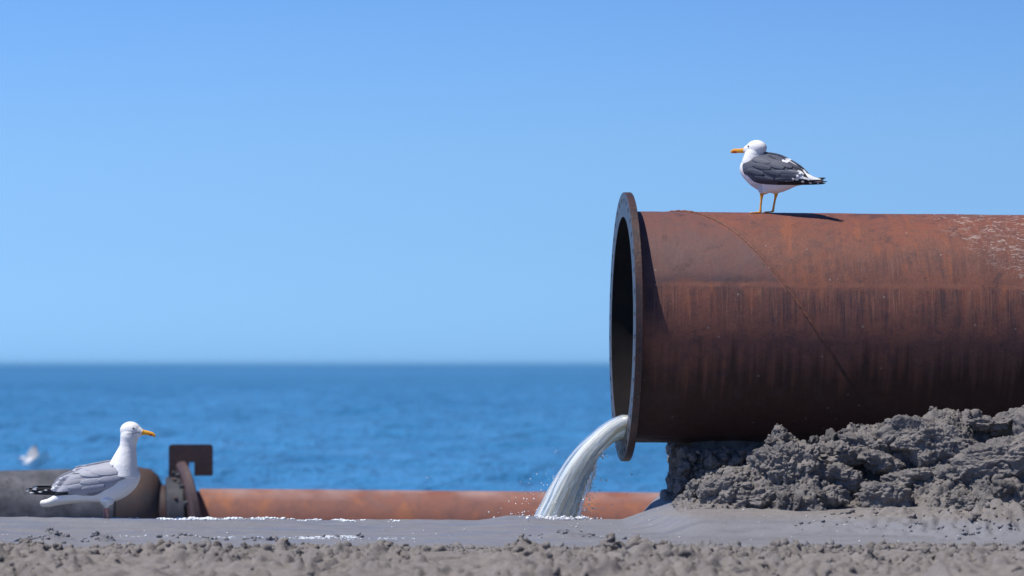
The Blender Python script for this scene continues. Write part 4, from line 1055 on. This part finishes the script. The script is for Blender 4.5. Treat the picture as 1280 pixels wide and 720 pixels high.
M_orange = orange_mat(); M_darksteel = rust_plain('dark_rusty_plate', (0.055, 0.028, 0.027), (0.035, 0.022, 0.024), (0.10, 0.04, 0.03), 8, 0.65)
M_lever = rust_plain('brown_rusty_ring', (0.10, 0.058, 0.055), (0.065, 0.045, 0.05), (0.17, 0.11, 0.10), 8, 0.6)
def lathe_x(name, prof, n, mat, parent, smooth=True):
    """prof: closed-ish list of (x, r) turned about the x axis"""
    t = np.linspace(0, 2*PI, n, endpoint=False); v = np.array([[(x, r*math.sin(a), r*math.cos(a)) for a in t] for x, r in prof]).reshape(-1, 3)
    o = mesh_np(name, v, grid_faces(len(prof), n, True), mat, parent, smooth)
    b = bmesh.new(); b.from_mesh(o.data); bmesh.ops.recalc_face_normals(b, faces=b.faces)
    for e_ in b.edges: e_.smooth = not (len(e_.link_faces) == 2 and e_.calc_face_angle(0) > 0.6)
    b.to_mesh(o.data); b.free(); return o
RP = 0.36
# grey pipe with its bell end
g0 = empty('grey_pipe', (wx(100, YP), YP, wz(586, YP)-0.40)); g0.rotation_euler = (0, math.radians(-1.2), math.radians(2.0))
xe = (203-100)*KP
lathe_x('pipe_wall', [(-6.0, 0.33), (-6.0, 0.40), (-2.5, 0.398), (xe-0.42, 0.40), (xe-0.40, 0.375), (xe-0.4, 0.33), (-6.0, 0.33)], 96, M_grey, g0)
lathe_x('bell_end', [(xe-0.398, 0.34), (xe-0.398, 0.408), (xe-0.22, 0.408), (xe-0.10, 0.385), (xe-0.03, 0.325), (xe, 0.25), (xe, 0.2), (xe-0.3, 0.2), (xe-0.398, 0.34)], 96, M_greyrust, g0)
tag(g0, 'weathered dark grey steel pipe behind the left gull, its rounded end rust stained', 'pipe')
cx0 = wx(222, YP)
cp = empty('pipe_coupling', (cx0, YP, wz(595, YP)-0.36)); cp.rotation_euler = (0, math.radians(-4), math.radians(3))
lathe_x('neck', [(-0.16, 0.20), (-0.16, 0.29), (-0.09, 0.29), (-0.085, 0.20), (-0.16, 0.2)], 72, M_darksteel, cp)
lathe_x('collar', [(-0.082, 0.22), (-0.082, 0.345), (-0.07, 0.358), (0.07, 0.35), (0.085, 0.33), (0.085, 0.22), (-0.082, 0.22)], 72, M_collar, cp)
for k in range(10):
    a = k/10*2*PI+0.2
    v, f = tube_path([(0.0, 0.345*math.sin(a), 0.345*math.cos(a)), (0.0, 0.375*math.sin(a), 0.375*math.cos(a))], 0.018, 6); mesh_np('bolt', v, f, M_lever, cp, smooth=False)
# leaning ring plate and its hooked lug
RG = 0.49
rg = lathe_x('clamp_ring', [(-0.045, 0.22), (-0.045, RG-0.03), (-0.02, RG), (0.03, RG), (0.05, RG-0.06), (0.05, 0.22), (-0.045, 0.22)], 96, M_lever, cp)
rg.location = ((236.5-222)*KP, -0.05, 0.0); rg.rotation_euler = (0, math.radians(-5), math.radians(10))
for k in range(14):
    a = k/14*2*PI+0.1
    v, f = tube_path([(-0.05, 0.40*math.sin(a), 0.40*math.cos(a)), (-0.085, 0.40*math.sin(a), 0.40*math.cos(a))], 0.022, 6); bo = mesh_np('bolt', v, f, M_grey, rg, smooth=False)
def plate(name, outline, y0, y1, mat, parent):
    n = len(outline); V = [(x, y0, z) for x, z in outline]+[(x, y1, z) for x, z in outline]
    F = [list(range(n)), [n+i for i in range(n)][::-1]]+[[i, (i+1) % n, n+(i+1) % n, n+i][::-1] for i in range(n)]
    o = mesh_np(name, V, F, mat, parent, smooth=False)
    b = bmesh.new(); b.from_mesh(o.data); bmesh.ops.recalc_face_normals(b, faces=b.faces); bmesh.ops.triangulate(b, faces=[q for q in b.faces if len(q.verts) > 4]); b.to_mesh(o.data); b.free(); return o
def rc(cx_, cz_, r, a0, a1, n=6): return [(cx_+r*math.cos(math.radians(a0+(a1-a0)*i/n)), cz_+r*math.sin(math.radians(a0+(a1-a0)*i/n))) for i in range(n+1)]
def pz(px_, py_): return ((px_-222)*KP, wz(py_, YP)-cp.location.z)
x0, z1 = pz(211.5, 555.5); x1, z0 = pz(266, 594.5); r = 0.03
hx0, hz0 = pz(236, 594.5); hx1, hz1 = pz(243.5, 577.5)
out = rc(x1-r, z1-r, r, 0, 90)+rc(x0+r, z1-r, r, 90, 180)+[(x0, pz(0, 606)[1]), (hx0, pz(0, 606)[1]), (hx0, hz1), (hx1, hz1), (hx1, z0)]+rc(x1-0.012, z0+0.012, 0.012, 270, 360, 3)
lug = plate('hook_plate', out[::-1], -0.04, 0.04, M_darksteel, cp); lug.rotation_euler = (0, math.radians(4), math.radians(-3))
tag(cp, 'bolted pipe coupling with a dark square hook plate standing up from it', 'coupling')
ox0 = wx(250, YP); opipe = empty('orange_pipe', (ox0, YP, wz(610.5, YP)-RP)); 
opipe.rotation_euler = (0, math.radians(0.55), math.radians(1.2))
lathe_x('pipe_wall', [(0.0, 0.30), (0.0, RP), (1.5, RP), (3, RP), (4.5, RP), (6.5, RP), (9.0, RP), (9.0, 0.30), (0.0, 0.30)], 128, M_orange, opipe)
lathe_x('end_flange', [(-0.055, 0.20), (-0.055, 0.335), (-0.002, 0.335), (-0.002, 0.20), (-0.055, 0.20)], 96, M_darksteel, opipe)
tag(opipe, 'orange rusted steel pipe lying low along the beach behind the falling water', 'pipe')

# ------------------------------------------------------------------ sea haze
hm = bpy.data.materials.new('haze'); hm.use_nodes = True; hn = hm.node_tree; hn.nodes.remove(hn.nodes['Principled BSDF'])
pv = hn.nodes.new('ShaderNodeVolumePrincipled'); pv.inputs['Color'].default_value = (0.28, 0.66, 1.0, 1); pv.inputs['Density'].default_value = 1.4e-4
hn.links.new(pv.outputs[0], hn.nodes['Material Output'].inputs['Volume'])
b_ = bmesh.new(); bmesh.ops.create_cube(b_, size=1.0); me = bpy.data.meshes.new('haze'); b_.to_mesh(me); b_.free(); me.materials.append(hm)
hz = bpy.data.objects.new('haze', me); COL.objects.link(hz); hz.scale = (900000, 900000, 24.0); hz.location = (0, 0, -8.6)
tag(hz, 'thin sea haze lying over the water and softening the horizon', kind='stuff')
